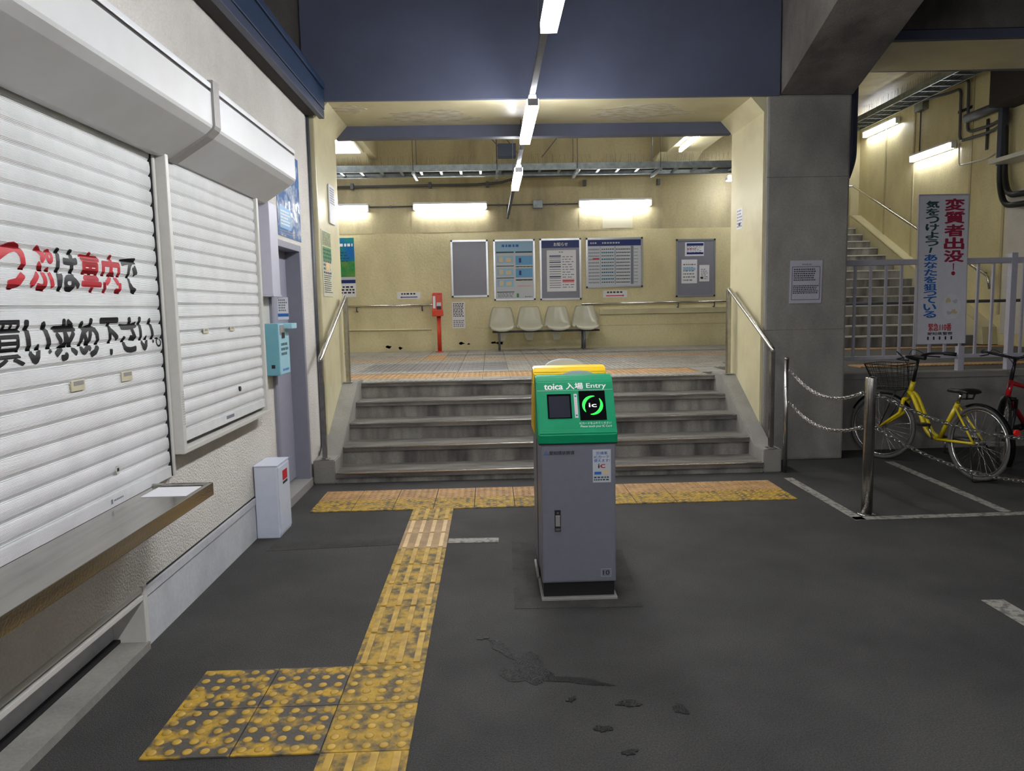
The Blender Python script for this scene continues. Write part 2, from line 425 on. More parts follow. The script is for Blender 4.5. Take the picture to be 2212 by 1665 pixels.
def kind_at(x, y):
    if 7.98 < y < 8.58: return stud_or if x < 2.2 else pm
    if 10.68 < y < 11.0: return ribs_or
    if -1.0 < x < -.68 and 10.9 < y < 12.6: return ribs_or
    if 12.2 < y < 12.5 and x < -.6: return pm
    if 8.9 < y < 10.0 and -1.6 < x < .3: return ribs_slate
    if y > 11.6 and x > -.6: return ribs_slate
    return ribs_grey
tiles = []
ny = int((BY-7.68)/.3)
for j in range(ny+1):
    for i in range(-8, 15):
        x = .05+i*.3; y = 7.83+j*.3
        if y > BY-.1: continue
        # only what the opening lets one see
        if abs(x-.35) > 1.9+(y-7.6)*.55: continue
        tiles.append((y, x))
tiles.sort()
rest = NB()
for k, (y, x) in enumerate(tiles):
    if k < 270: put(kind_at(x, y), 'paver', up_fl, x, y, PZ-.012)
    else:
        box(rest, (x-.147, y-.147, PZ-.012), (x+.147, y+.147, PZ))
if rest.verts:
    o = obj('paving', rest, 'paver', up_fl); o['kind'] = 'stuff'
# tan tactile band before the far staircase
for i in range(13): put(ribs_or, 'paver', up_fl, 4.3+.3*i, 11.2, PZ-.012)
for i in range(13): put(ribs_or, 'paver', up_fl, 4.3+.3*i, 8.3, PZ-.012)
# ---- front staircase
Z5 = [.095, .252, .409, .566, .723]
Y5 = [6.20, 6.555, 6.91, 7.265, 7.62]
st = sroot('staircase', 'five dark concrete steps with steel nosings up to the concourse', 'stairs', (.49, 6.9, 0))
for k in range(5):
    y1 = Y5[k+1]+.03 if k < 4 else 7.66
    s = obj('step', B((-1.35, Y5[k]+.02, 0), (2.335, y1, Z5[k]-.045)), 'riser', st)
    obj('tread', B((-1.35, Y5[k], Z5[k]-.045), (2.335, y1, Z5[k]-.004)), 'tread', s)
    obj('nosing', B((-1.34, Y5[k]-.006, Z5[k]-.012), (2.325, Y5[k]+.024, Z5[k]+.002), .002), 'steel', s)
cheek = [(6.2, 0), (6.2, .205), (6.44, .205), (7.40, .748), (7.74, .748), (7.74, 0)]
for nm, a, b in (('cheek_wall', -1.535, -1.35), ('cheek_wall', 2.335, 2.49)):
    obj(nm, prism(NB(), cheek, 'x', a, b, .008), 'concrete', st)
# ---- portal: piers, beam, chamfers
FY, RY = 6.68, 7.58
pr = sroot('pillar_right', 'grey concrete pillar right of the steps with cream side', 'pillar', (2.87, 6.7, 0))
obj('shaft', B((2.50, FY, 0), (3.255, RY, 3.29), .02), 'concrete', pr)
obj('reveal', B((2.478, FY+.035, .0), (2.505, RY+.01, 3.28)), 'yellow_smooth', pr)
for z_ in (1.21, 2.575): obj('form_joint', B((2.50, FY-.001, z_), (3.257, FY+.01, z_+.004)), 'concrete_dark', pr)
obj('reveal', B((3.20, RY-.01, .6), (3.25, RY+.02, 3.7)), 'yellow_smooth', pr)
prism(hb := NB(), [(2.61, 3.29), (3.26, 3.29), (3.26, 5.2), (2.61, 5.2)], 'y', FY, RY)
obj('column_head', hb, 'concrete_dark', pr)
# haunched beam running towards the viewer above the pillar
obj('haunch', prism(NB(), [(6.68, 3.29), (6.68, 5.2), (-1, 5.2), (-1, 4.4), (3.6, 4.4)], 'x', 2.61, 3.26), 'concrete_dark', pr)
pl_ = sroot('pillar_left', 'cream painted pier left of the steps', 'pillar', (-1.9, 7.1, 0))
obj('shaft', B((-2.3, FY, 0), (-1.5, RY, 3.3), .01), 'yellow_smooth', pl_)
obj('column_head', B((-2.6, FY+.02, 3.3), (-1.585, RY, 5.2)), 'concrete_dark', pl_)
bt = sroot('trim_1', 'slate blue beam over the steps', 'beam', (.5, 7.1, 3.28))
obj('core', B((-1.59, FY+.02, 3.281), (2.605, RY, 5.2)), 'yellow_smooth', bt)
obj('fascia', B((-1.58, FY-.02, 3.278), (2.60, FY+.019, 5.2), .004), 'bluebeam', bt)
for sx, x in ((1, -1.50), (-1, 2.478)):
    obj('chamfer', prism(NB(), [(x, 3.281), (x+sx*.12, 3.281), (x, 3.15)], 'y', FY+.03, RY+.01), 'yellow_smooth', bt)
obj('crosspiece', B((-1.5, RY+.0, 3.165), (2.478, RY+.12, 3.45), .004), 'bluebeam', bt)
br = sroot('trim_2', 'concrete beam with blue lower edge over the fence', 'beam', (5.6, 7.1, 3.7))
prof = [(3.255, 3.46), (3.50, 3.74), (8.4, 3.80), (8.4, 5.2), (3.255, 5.2)]
obj('core', prism(NB(), prof, 'y', FY+.06, RY), 'yellow_smooth', br)
obj('fascia', prism(NB(), [(3.56, 3.83), (8.4, 3.89), (8.4, 5.2), (3.26, 5.2), (3.26, 3.50)], 'y', FY, FY+.058), 'concrete_dark', br)
obj('edge_strip', prism(NB(), [(3.26, 3.47), (3.50, 3.745), (8.4, 3.805), (8.4, 3.885), (3.56, 3.826), (3.26, 3.50)], 'y', FY+.01, FY+.06), 'bluebeam', br)
obj('crosspiece', B((3.7, RY+.25, 3.86), (8.1, RY+.4, 4.05)), 'bluebeam', br)
# ---- back wall and upper beams
wb = sroot('wall_back', 'cream painted back wall of the concourse', 'wall', (.6, BY, PZ))
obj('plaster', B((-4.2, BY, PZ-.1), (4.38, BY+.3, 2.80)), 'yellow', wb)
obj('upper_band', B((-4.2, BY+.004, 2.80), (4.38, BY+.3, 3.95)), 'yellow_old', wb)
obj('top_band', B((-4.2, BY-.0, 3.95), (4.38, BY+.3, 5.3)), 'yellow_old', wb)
obj('patch', B((2.02, BY-.004, 2.82), (2.55, BY, 3.12)), mat('pale_wall_patch', (204, 198, 172), .6), wb)
for a, b, c, d in ((-4.2, 2.795, 2.6, 2.81), (-.3, 1.1, 4.38, 1.108)): obj('joint', B((a, BY-.003, b), (c, BY+.001, d)), 'yellow_old', wb)
obj('return_wall', B((4.2, BY+.3, PZ), (4.38, 17, 5.3)), 'yellow', wb)
for x in (-1.35, .15, 1.6, 3.1):
    obj('form_joint', B((x, BY-.002, 2.81), (x+.012, BY+.002, 3.95)), 'yellow_old', wb)
wl2 = struct(obj('wall_inner', B((-4.4, 7.6, PZ-.1), (-4.2, BY+.3, 5.3)), 'yellow'), 'cream side wall far left of the concourse', 'wall')
b3 = sroot('trim_3', 'cream ceiling beam above the left of the concourse', 'beam', (-2.55, 10.4, 4.05))
obj('core', B((-3.3, RY+.13, 4.05), (-1.9, BY, 5.3), .01), 'yellow_smooth', b3)
obj('bracket', prism(NB(), [(12.6, 4.05), (BY, 4.05), (BY, 3.9)], 'x', -3.2, -2.0), 'yellow_smooth', b3)
b4 = sroot('trim_4', 'cream ceiling beam above the right of the concourse', 'beam', (3.3, 10.4, 4.05))
obj('core', B((3.02, RY+.13, 4.0), (3.62, BY, 5.3), .01), 'yellow_smooth', b4)
obj('bracket', prism(NB(), [(12.6, 4.0), (BY, 4.0), (BY, 3.85)], 'x', 2.9, 3.62), 'yellow_smooth', b4)
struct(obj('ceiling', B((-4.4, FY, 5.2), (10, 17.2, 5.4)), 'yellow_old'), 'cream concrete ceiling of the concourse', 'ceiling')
struct(obj('ceiling_lower', B((-4.4, -9, 5.2), (10, FY, 5.4)), 'concrete_dark'), 'dark concrete ceiling over the lower hall', 'ceiling')
struct(obj('trim_5', B((-4.2, 2.2, 4.6), (10, 2.9, 5.2)), 'concrete_dark'), 'dark cross beam under the lower hall ceiling', 'beam')
for k, (x, z, rx_, rz_) in enumerate(((-1.83, .80, .05, .025), (-1.62, .775, .035, .022), (-.53, .84, .05, .022), (-.40, .825, .025, .012), (.05, .84, .045, .02), (.16, .83, .06, .025))):
    bm = NB(); bm.faces.new([bm.verts.new((a, BY-.0015, c)) for a, c in [(x+rx_*math.cos(t_)*(1+.25*math.sin(3*t_+k)), z+rz_*math.sin(t_)*(1+.3*math.sin(4*t_+k))) for t_ in [2*PI*i/16 for i in range(16)]]])
    bmesh.ops.solidify(bm, geom=bm.faces[:], thickness=.001); obj('chipped_spot', bm, 'concrete_dark', wb)
M['peel'] = mat('flaking_paint', (206, 202, 186), .55, col2=(176, 164, 128), sc=14, stretch=(.6, 2, 1), lo=.42, hi=.6)
for k, (x, y, rx_, ry_) in enumerate(((-.55, 7.25, .42, .22), (1.45, 7.18, .45, .25), (-1.24, 6.95, .14, .12))):
    pts_ = [(x+rx_*math.cos(t_)*(1+.2*math.sin(5*t_+k)+.1*math.sin(11*t_)), y+ry_*math.sin(t_)*(1+.2*math.sin(4*t_+k)+.12*math.sin(9*t_))) for t_ in [2*PI*i/40 for i in range(40)]]
    obj('peeled_patch', prism(NB(), pts_, 'z', 3.279, 3.2808), 'peel', bt)
# ---- low wall behind the bicycles, far staircase and its wall
lw = sroot('wall_low', 'low stained concrete wall under the fence', 'wall', (5.7, 7.1, 0))
obj('face', B((3.255, 7.06, 0), (9, 7.2, .70)), 'concrete', lw)
obj('coping', B((3.255, 7.045, .70), (9, 7.24, .757), .006), 'concrete', lw)
ws = sroot('wall_stair', 'cream stair wall with vertical joints on the far right', 'wall', (8.2, 13, PZ))
obj('plaster', B((8.1, 7.2, PZ-.1), (8.3, 17.2, 5.3)), 'yellow', ws)
for y in (11.55, 12.4, 14.1, 15.1):
    obj('pilaster_joint', B((8.085, y, 1.2), (8.1, y+.05, 5.2)), 'yellow_old', ws)
obj('end_wall', B((4.38, 17.0, PZ), (8.1, 17.2, 5.3)), 'yellow', ws)
obj('landing_wall', B((7.2, 16.2, 3.0), (8.1, 16.4, 5.2)), 'yellow_smooth', ws)
obj('pale_panel', B((8.08, 8.0, .9), (8.098, 11.5, 3.1)), 'stucco', ws)
s2 = sroot('staircase', 'far staircase climbing behind the fence', 'stairs', (6.2, 13.9, PZ))
n2 = 14
for k in range(n2):
    y0 = 11.72+.315*k; z1 = PZ+.163*(k+1)
    s = obj('step', B((4.4, y0+.01, z1-.4 if k > 2 else PZ-.02), (7.86, y0+.36, z1-.02)), 'riser', s2)
    obj('nosing', B((4.4, y0-.006, z1-.02), (7.86, y0+.33, z1)), 'rail_white' if k % 1 == 0 else 'tread', s)
prism(kb := NB(), [(11.55, PZ), (11.6, PZ+.28), (16.1, 3.3), (16.1, PZ)], 'x', 7.86, 8.1)
obj('kerb', kb, 'yellow_smooth', s2)
obj('landing', B((4.4, 16.12, 2.8), (7.86, 17, 3.0)), 'riser', s2)

# ---- ticket office wall (left)
wl = sroot('wall_left', 'grey stucco ticket office wall on the left', 'wall', (-1.8, 3, 0))
obj('stucco', B((-2.1, -2, .28), (WX, 5.28, 3.15)), 'stucco', wl)
obj('stucco', B((-2.1, 5.28, 2.0), (WX, 6.17, 3.15)), 'stucco', wl)
obj('stucco', B((-2.1, 6.17, .0), (WX, 6.60, 3.15)), 'stucco', wl)
obj('plinth', B((-2.1, 3.19, 0), (WX+.004, 5.28, .225)), 'plinth', wl)
obj('ledge', B((-2.0, 3.19, .228), (WX+.012, 4.72, .272), .004), 'plinth', wl)
obj('drip', B((-2.0, 3.19, .272), (WX+.002, 4.72, .281)), 'black', wl)
obj('recess_back', B((-2.1, -2, 0), (WX-.13, 3.17, .28)), 'plinth', wl)
obj('recess_floor', B((WX-.13, -2, 0), (-1.535, 3.165, .035)), 'concrete', wl)
obj('recess_gap', B((WX-.132, -2, .036), (WX-.10, 3.16, .05)), 'black', wl)
obj('recess_jamb', B((WX-.13, 3.155, .0), (WX+.014, 3.19, .29), .003), 'rail_white', wl)
obj('recess_lintel', B((WX-.13, -2, .228), (WX+.014, 3.155, .25), .003), 'rail_white', wl)
obj('recess_lintel', B((WX-.13, -2, .262), (WX+.01, 3.155, .285), .003), 'rail_white', wl)
obj('corner_strip', B((WX-.1, 6.60, 0), (WX+.0, 6.63, 3.14)), 'capgrey', wl)
obj('dark_gap_pipe', T([(WX-.0, 6.655, 0), (WX-.0, 6.655, 3.2)], .022, 10), 'galv_dark', wl)  # added dark pipe standing in for the dark gap beside the pier
ev = sroot('trim_6', 'navy steel gutter along the office eaves', 'gutter', (-1.47, 3, 3.14))
obj('soffit', B((-2.1, -2, 3.15), (-1.45, 6.62, 3.19)), 'darksoffit', ev)
obj('lip', B((-1.452, -2, 3.13), (-1.405, 6.67, 3.20), .004), 'navyl', ev)
obj('channel', B((-1.47, -2, 3.205), (-1.40, 6.67, 3.37), .006), 'navy', ev)
obj('channel', B((-1.46, -2, 3.376), (-1.39, 6.67, 3.43), .006), 'navy', ev)
obj('roof', B((-2.5, -2, 3.43), (-1.45, 6.62, 3.46)), 'navy', ev)
# door
dr = sroot('door_1', 'lilac grey metal door of the ticket office', 'door', (WX, 5.73, 0))
obj('leaf', B((WX-.13, 5.33, .09), (WX-.10, 6.13, 1.97)), 'doorpaint', dr)
obj('jamb', B((WX-.14, 5.28, 0), (WX+.02, 5.33, 2.0), .003), 'doorframe', dr)
obj('jamb', B((WX-.14, 6.12, 0), (WX+.02, 6.17, 2.0), .003), 'doorframe', dr)
obj('head', B((WX-.14, 5.33, 1.95), (WX+.02, 6.12, 2.0), .003), 'doorframe', dr)
obj('sill', B((WX-.14, 5.28, 0), (WX+.03, 6.17, .07), .004), 'capgrey', dr)
obj('hinge_gap', B((WX-.099, 5.52, .1), (WX-.096, 5.526, 1.95)), 'black', dr)
obj('door_handle', T(fillet([(WX-.1, 5.40, 1.02), (WX-.05, 5.40, 1.02), (WX-.05, 5.50, 1.02)], .01), .009), 'steel', dr)

# ================================================================== LAMPS
def batten(name, label, c, axis, L=1.25, down=True, wall=None, group=None, w=.085, lens='led'):
    """LED batten centred at c, long along axis 'x' or 'y'; wall gives the outward normal for wall mounting"""
    cx, cy, cz = c; t = thing(name, label, 'lamp', (cx, cy, cz), group)
    def bb(a0, a1, b0, b1, z0, z1, bev=0):
        if axis == 'y': return B((cx+b0, cy+a0, cz+z0), (cx+b1, cy+a1, cz+z1), bev)
        return B((cx+a0, cy+b0, cz+z0), (cx+a1, cy+b1, cz+z1), bev)
    h = L/2
    if wall is None:
        obj('housing', bb(-h+.03, h-.03, -w*.32, w*.32, .045, .085, .004), 'white', t)
        obj('diffuser', bb(-h+.012, h-.012, -w/2, w/2, -.01, .045), lens, t)
        for s in (-1, 1): obj('end_cap', bb(s*h-.010, s*h+.004, -w*.46, w*.46, -.004, .046, .004), 'white', t)
    else:
        n = wall
        obj('housing', bb(-h, h, 0, n*.03, -.06, .07, .004), 'white', t)
        obj('added_top_shield', bb(-h, h, n*.03, n*.112, .036, .07, .003), 'white', t)  # overhang added to keep lamp light off the wall above
        obj('diffuser', bb(-h+.015, h-.015, n*.03, n*.10, -.06, .034), 'led', t)
        for s in (-1, 1): obj('end_cap', bb(s*h-.014, s*h+.014, n*.0, n*.09, -.06, .068, .004), 'white', t)
    return t
LX = .34
row = [(3.43, 'ceiling batten lamp nearest the viewer on the centre raceway'),
       (6.10, 'ceiling batten lamp hanging just before the blue beam'),
       (8.72, 'farthest batten lamp on the centre raceway, above the concourse'),
       (.80, 'ceiling batten lamp on the raceway just behind the viewer'),
       (-1.85, 'second batten lamp on the raceway behind the viewer'),
       (-4.50, 'added third batten lamp on the raceway, unseen behind the viewer'),  # this lamp and the next are added, to brighten surfaces facing the viewer
       (-7.15, 'added last batten lamp on the raceway, unseen behind the viewer')]
for y, lab in row: batten('batten_lamp', lab, (LX, y, 2.91), 'y', group='raceway lamps', lens='led_hall')
for k, (x, y) in enumerate(((4.2, -1.9), (4.2, -4.6), (4.2, -7.2))):  # unseen extra row added to light surfaces that face the viewer
    batten('batten_lamp', ['nearest', 'middle', 'farthest'][k]+' lamp of the added second row, unseen behind the viewer', (x, y, 2.91), 'y', group='added second row lamps', lens='led_hall')
rw = thing('raceway', 'slim grey raceway with hangers running overhead down the centre', 'raceway', (LX, 5, 3.0))
obj('channel', B((LX-.02, -7.9, 2.996), (LX+.02, 12.6, 3.03)), 'galv_dark', rw)
for y in (-6, -3, .0, 2.5, 4.75, 7.4, 9.9): obj('hanger', T([(LX, y, 3.03), (LX, y, 5.2 if y > 7.6 or y < 6.6 else 3.28)], .006, 6), 'galv_dark', rw)
obj('drop', T(fillet([(LX, 12.6, 3.01), (LX, BY-.03, 3.01), (LX, BY-.03, 3.25)], .05), .014, 8), 'galv_dark', rw)
batten('wall_lamp', 'batten lamp on the back wall above the empty grey frame', (-.66, BY, 3.235), 'x', 1.26, wall=-1, group='back wall lamps')
batten('wall_lamp', 'batten lamp on the back wall above the timetable frame', (2.235, BY, 3.25), 'x', 1.26, wall=-1, group='back wall lamps')
batten('wall_lamp', 'batten lamp on the back wall partly hidden by the left pier', (-2.72, BY, 3.23), 'x', 1.26, wall=-1, group='back wall lamps')
batten('added_rear_lamp', 'added left batten lamp hidden behind the blue cross beam', (-.7, RY+.12, 3.36), 'x', 1.26, wall=1, group='added lamps behind the cross beam')  # hidden pair added to brighten the back wall and concourse
batten('added_rear_lamp', 'added right batten lamp hidden behind the blue cross beam', (1.9, RY+.12, 3.36), 'x', 1.26, wall=1, group='added lamps behind the cross beam')
batten('stair_lamp', 'upper batten lamp on the far stair wall', (8.084, 15.26, 4.95), 'y', 1.25, wall=-1, group='stair wall lamps')
batten('stair_lamp', 'lower batten lamp on the far stair wall', (8.084, 13.45, 4.10), 'y', 1.25, wall=-1, group='stair wall lamps')
batten('beam_lamp', 'narrow batten lamp under the right ceiling beam', (3.12, 11.6, 3.91), 'y', 1.1, w=.035)
batten('corner_lamp', 'small lamp at the right end of the cable tray', (4.28, 12.6, 3.52), 'x', .5, w=.12)
pn = thing('light_panel', 'wide glowing light panel under the left ceiling beam', 'lamp', (-2.6, 11.4, 3.96))
obj('frame', B((-3.05, 10.0, 4.0), (-1.99, 12.35, 4.05), .004), 'yellow_smooth', pn)
obj('diffuser', B((-3.0, 10.05, 3.985), (-2.04, 12.3, 4.005)), 'led_panel', pn)
# wall wiring beside the lamps
wr = thing('lamp_conduit', 'thin conduit with junction box linking the back wall lamps', 'conduit', (.4, BY, 3.25))
for a, b in ((-2.07, -1.32), (-.01, 1.58)): obj('pipe', T([(a, BY-.02, 3.25), (b, BY-.02, 3.25)], .011, 8), 'galv_dark', wr)
obj('junction_box', B((.79, BY-.07, 3.18), (.96, BY, 3.32), .008), 'galv', wr)
for x in (-1.7, .2, 1.2): obj('clip', B((x-.02, BY-.034, 3.232), (x+.02, BY, 3.268)), 'galv_dark', wr)

# ================================================================== TICKET OFFICE THINGS
PITCH_S = .067
def slat_dx(z, z0):
    """outline of one roller slat: swells out below each joint, then tucks back in"""
    t = ((z-z0) % PITCH_S)/PITCH_S
    if t < .07: return .0
    if t < .26: return .0085*(t-.07)/.19
    return .0085+.0025*math.sin(PI*(t-.26)/.74)-.002*(t-.26)/.74
def slat_mesh(xf, z, z0, y0, y1):
    bm = NB(); ks = [0, .06, .12, .20, .27, .45, .62, .80, .93, .985]
    a = []; b = []
    for k in ks:
        zz = z+k*PITCH_S; x = xf+slat_dx(zz+1e-5, z0)
        a.append((x, zz))
    pts = a+[(xf-.006, z+.985*PITCH_S), (xf-.006, z)]
    return prism(bm, pts, 'y', y0, y1)
def shutter(name, label, xf, y0, y1, z0, n):
    t = thing(name, label, 'shutter', (xf, (y0+y1)/2, z0))
    bar = obj('bottom_bar', B((xf-.006, y0, z0-.055), (xf+.012, y1, z0-.002), .003), 'slat', t)
    first = obj('slat', slat_mesh(xf, z0, z0, y0, y1), 'slat', t)
    for k in range(1, n):
        o = first.copy(); link(o, t); o.location.z += k*PITCH_S
    return t, bar
sh, bar = shutter('roller_shutter', 'large white roller shutter painted with red and black lettering', -1.548, .9, 3.498, .755, 22)
obj('guide_rail', B((-1.56, 3.498, .703), (-1.524, 3.52, 2.24), .003), 'rail_white', sh)
obj('guide_gasket', B((-1.55, 3.4935, .703), (-1.532, 3.4985, 2.24)), 'black', sh)
for y in (2.76, 3.13): 
    g = obj('pull_recess', B((-1.537, y-.045, 1.195), (-1.531, y+.045, 1.235), .002), 'ivory', sh)
    obj('slot', B((-1.531, y-.03, 1.215), (-1.5302, y+.036, 1.231)), 'capgrey', g)
lk = obj('lock', prism(NB(), [(3.0+.016*math.cos(PI/3*i), .842+.02*math.sin(PI/3*i)) for i in range(6)], 'x', -1.54, -1.5335), 'rail_white', sh)
obj('keyhole', B((-1.5335, 2.992, .836), (-1.533, 3.008, .85)), 'txtblack', lk)
pls = Plane((-1.5355, 0, 0), (0, 1, 0), (0, 0, 1))
pprint(pls, [(2.93, .716, 2.945, .735)], 'greyprint', sh, d=.0005, name='maker_plate')
pprint(pls, dashes(2.955, .72, 3.03, .732, 1, 1, .004, .01), 'greyprint', sh, d=.0005, name='maker_plate')
def painted(chars, y_end, pitch, zlo, zhi, parent, xf, z0):
    """painted characters follow the slats"""
    y = y_end
    for ch, m, wd in reversed(chars):
        y -= pitch*wd
        bm = NB(); p = Plane((0, 0, 0), (0, 1, 0), (0, 0, 1))
        h = (zhi-zlo)
        if ch == '。': text_bm(bm, ch, p, y+.004, zlo+.01, y+pitch*wd-.004, zlo+.055, .05, 0)
        else: text_bm(bm, ch, p, y+.006, zlo, y+pitch*wd-.006, zhi, .028 if ch in '買' else .075, 0)
        zz = zlo-.01; k0 = math.floor((zlo-z0)/PITCH_S)
        for k in range(k0, k0+6):
            for f in (0, .07, .15, .26, .6):
                zc = z0+(k+f)*PITCH_S
                if zlo-.001 < zc < zhi+.001:
                    bmesh.ops.bisect_plane(bm, geom=bm.verts[:]+bm.edges[:]+bm.faces[:], plane_co=(0, 0, zc), plane_no=(0, 0, 1))
        for v in bm.verts: v.co.x = xf+slat_dx(v.co.z, z0)+.0012
        bmesh.ops.triangulate(bm, faces=bm.faces[:])
        oriented('lettering', bm, p, m, parent)
painted([('き', 'txtred', 1), ('っ', 'txtred', 1), ('ぷ', 'txtred', 1), ('は', 'txtblack', 1), ('車', 'txtred', 1), ('内', 'txtred', 1), ('で', 'txtblack', .95)],
        3.305, .157, 1.556, 1.715, sh, -1.548, .755)
painted([('お', 'txtblack', 1), ('買', 'txtblack', 1), ('い', 'txtblack', 1), ('求', 'txtblack', 1), ('め', 'txtblack', 1), ('下', 'txtblack', 1), ('さ', 'txtblack', 1), ('い', 'txtblack', 1), ('。', 'txtblack', .4)],
        3.488, .158, 1.31, 1.462, sh, -1.548, .755)
sh2, bar2 = shutter('roller_shutter', 'smaller plain white roller shutter nearer the door', -1.512, 3.55, 4.87, .905, 20)
obj('guide_rail', B((-1.56, 3.522, .82), (-1.478, 3.556, 2.24), .004), 'rail_white', sh2)
obj('guide_rail', B((-1.56, 4.868, .82), (-1.485, 4.905, 2.24), .004), 'rail_white', sh2)
obj('sill_tray', B((-1.56, 3.522, .80), (-1.478, 4.92, .825), .004), 'rail_white', sh2)
for y in (3.93, 4.33):
    g = obj('pull_recess', B((-1.501, y-.035, 1.365), (-1.496, y+.035, 1.39), .002), 'ivory', sh2)
    obj('slot', B((-1.496, y-.02, 1.378), (-1.4952, y+.02, 1.388)), 'capgrey', g)
obj('lock', prism(NB(), [(4.40+.014*math.cos(PI/3*i), 1.02+.016*math.sin(PI/3*i)) for i in range(6)], 'x', -1.504, -1.494), 'handle', sh2)
obj('maker_plate', B((-1.5005, 4.16, .872), (-1.499, 4.28, .89)), 'greyprint', sh2)
# vents on the mullion
for i in range(14):
    for dy in (.0, .05): obj('vent_slit', B((-1.4782, 3.53+dy*.3, .94+.012*i), (-1.4775, 3.534+dy*.3, .947+.012*i)), 'capgrey', sh2)
# shutter housings
def housing(label, y0, y1):
    t = thing('shutter_housing', label, 'shutter housing', (-1.42, (y0+y1)/2, 2.19), 'shutter housings over the office counter')
    prof = [(-1.56, 2.215), (-1.53, 2.195), (-1.49, 2.195), (-1.315, 2.305), (-1.285, 2.332), (-1.28, 2.345), (-1.28, 2.495), (-1.56, 2.495)]
    obj('body', prism(NB(), prof, 'y', y0, y1), 'canopy_grey', t)
    obj('shadow_gap', B((-1.56, y0, 2.495), (-1.285, y1, 2.508)), 'black', t)
    obj('cap', B((-1.56, y0, 2.508), (-1.276, y1, 2.535), .004), 'white', t)
housing('long pale shutter housing above the lettered shutter', .9, 3.60)
housing('short pale shutter housing above the plain shutter', 3.675, 5.08)
jc = tag(obj('joint_cover', prism(NB(), [(-1.56, 2.20), (-1.53, 2.185), (-1.485, 2.185), (-1.308, 2.297), (-1.275, 2.328), (-1.268, 2.345), (-1.268, 2.55), (-1.56, 2.55)], 'y', 3.60, 3.675), 'capgrey'),
         'grey joint strip between the two shutter housings', 'joint strip')
# steel counter
ct = thing('ticket_counter', 'long stainless steel counter under the lettered shutter', 'counter', (-1.43, 2.2, .66))
obj('top', B((WX, .6, .672), (-1.275, 3.30, .70), .003), 'steel_brushed', ct)
obj('front_apron', B((-1.29, .6, .655), (-1.268, 3.30, .712), .003), 'steel_brushed', ct)
obj('end_apron', B((WX, 3.285, .655), (-1.27, 3.304, .712), .003), 'steel_brushed', ct)
tag(obj('paper_sheet', B((-1.50, 3.10, .7), (-1.31, 3.27, .702)), 'paper'), 'white sheet lying at the far end of the steel counter', 'paper')
# fittings by the door
t = thing('wall_signboard', 'blank lilac white box sign beside the smaller shutter', 'sign box', (-1.47, 5.2, 1.59))
obj('case', B((-1.56, 5.10, 1.585), (-1.475, 5.285, 2.21), .006), 'boxlilac', t)
obj('rim', B((-1.56, 5.094, 1.575), (-1.47, 5.29, 1.586), .002), 'boxlilac', t)
t = thing('ticket_box', 'pale blue ticket collection box mounted by the door', 'box', (-1.47, 5.09, 1.03))
obj('case', B((-1.555, 5.11, 1.03), (-1.462, 5.365, 1.39), .005), 'teal', t)
obj('front', B((-1.463, 5.115, 1.035), (-1.455, 5.36, 1.385), .003), 'tealpale', t)
obj('slot_plate', B((-1.455, 5.135, 1.31), (-1.452, 5.235, 1.378)), 'capgrey', t)
obj('slot', B((-1.452, 5.17, 1.285), (-1.4505, 5.24, 1.325)), 'black', t)
obj('hood', B((-1.46, 5.25, 1.35), (-1.40, 5.38, 1.388), .003), 'tealpale', t)
plb = Plane((-1.4548, 0, 0), (0, 1, 0), (0, 0, 1))
pprint(plb, dashes(5.15, 1.16, 5.33, 1.26, 3, .75, .012, .028), 'txtdkgreen', t, name='print')
pprint(plb, dashes(5.17, 1.05, 5.33, 1.08, 1, .9, .012, .03), 'txtblue', t, name='print')
obj('keyhole', B((-1.515, 5.1085, 1.08), (-1.49, 5.1105, 1.105)), 'handle', t)
t = thing('door_notice', 'small white and blue notice hung above the pale blue box', 'notice', (-1.5, 5.2, 1.42))
pn_ = Plane((-1.50, 5.275, 1.415), (1, 0, 0), (0, 0, 1))
obj('sheet', slab(pn_, 0, 0, .075, .155, 0, .002), 'paper', t)
pprint(pn_, [(.0, .02, .075, .042)], 'txtblue', t, d=.003); pprint(pn_, dashes(.008, .055, .067, .145, 5, .7, .005, .012), 'greyprint', t, d=.003)
t = thing('door_poster', 'glossy blue poster above the office door', 'poster', (-1.555, 5.95, 2.03))
ppd = Plane((-1.558, 5.60, 2.04), (0, 1, 0), (0, 0, 1))
obj('sheet', slab(ppd, 0, 0, .66, .66, 0, .003), 'glossblue', t)
pprint(ppd, [(.05, .06, .36, .22)], 'skyblue', t, d=.004)
pprint(ppd, dashes(.07, .08, .33, .2, 5, .7, .01, .03), 'txtwhite', t, d=.005)
pprint(ppd, dashes(.03, .015, .63, .05, 2, .8, .008, .02), 'greyprint', t, d=.004)
t = thing('extinguisher_cabinet', 'narrow white cabinet with red mark standing by the plinth', 'cabinet', (-1.48, 4.78, 0))
obj('case', B((-1.552, 4.72, .0), (-1.405, 5.0, .475), .006), 'boxwhite', t)
obj('door', B((-1.407, 4.735, .02), (-1.398, 4.985, .462), .003), 'boxwhite', t)
pc = Plane((-1.398, 0, 0), (0, 1, 0), (0, 0, 1))
pprint(pc, [(4.82, .36, 4.93, .425)], 'txtred', t); pprint(pc, [(4.82, .335, 4.93, .352)], 'txtblack', t)
obj('rim', B((-1.555, 4.717, .475), (-1.40, 5.003, .482), .002), 'boxwhite', t)

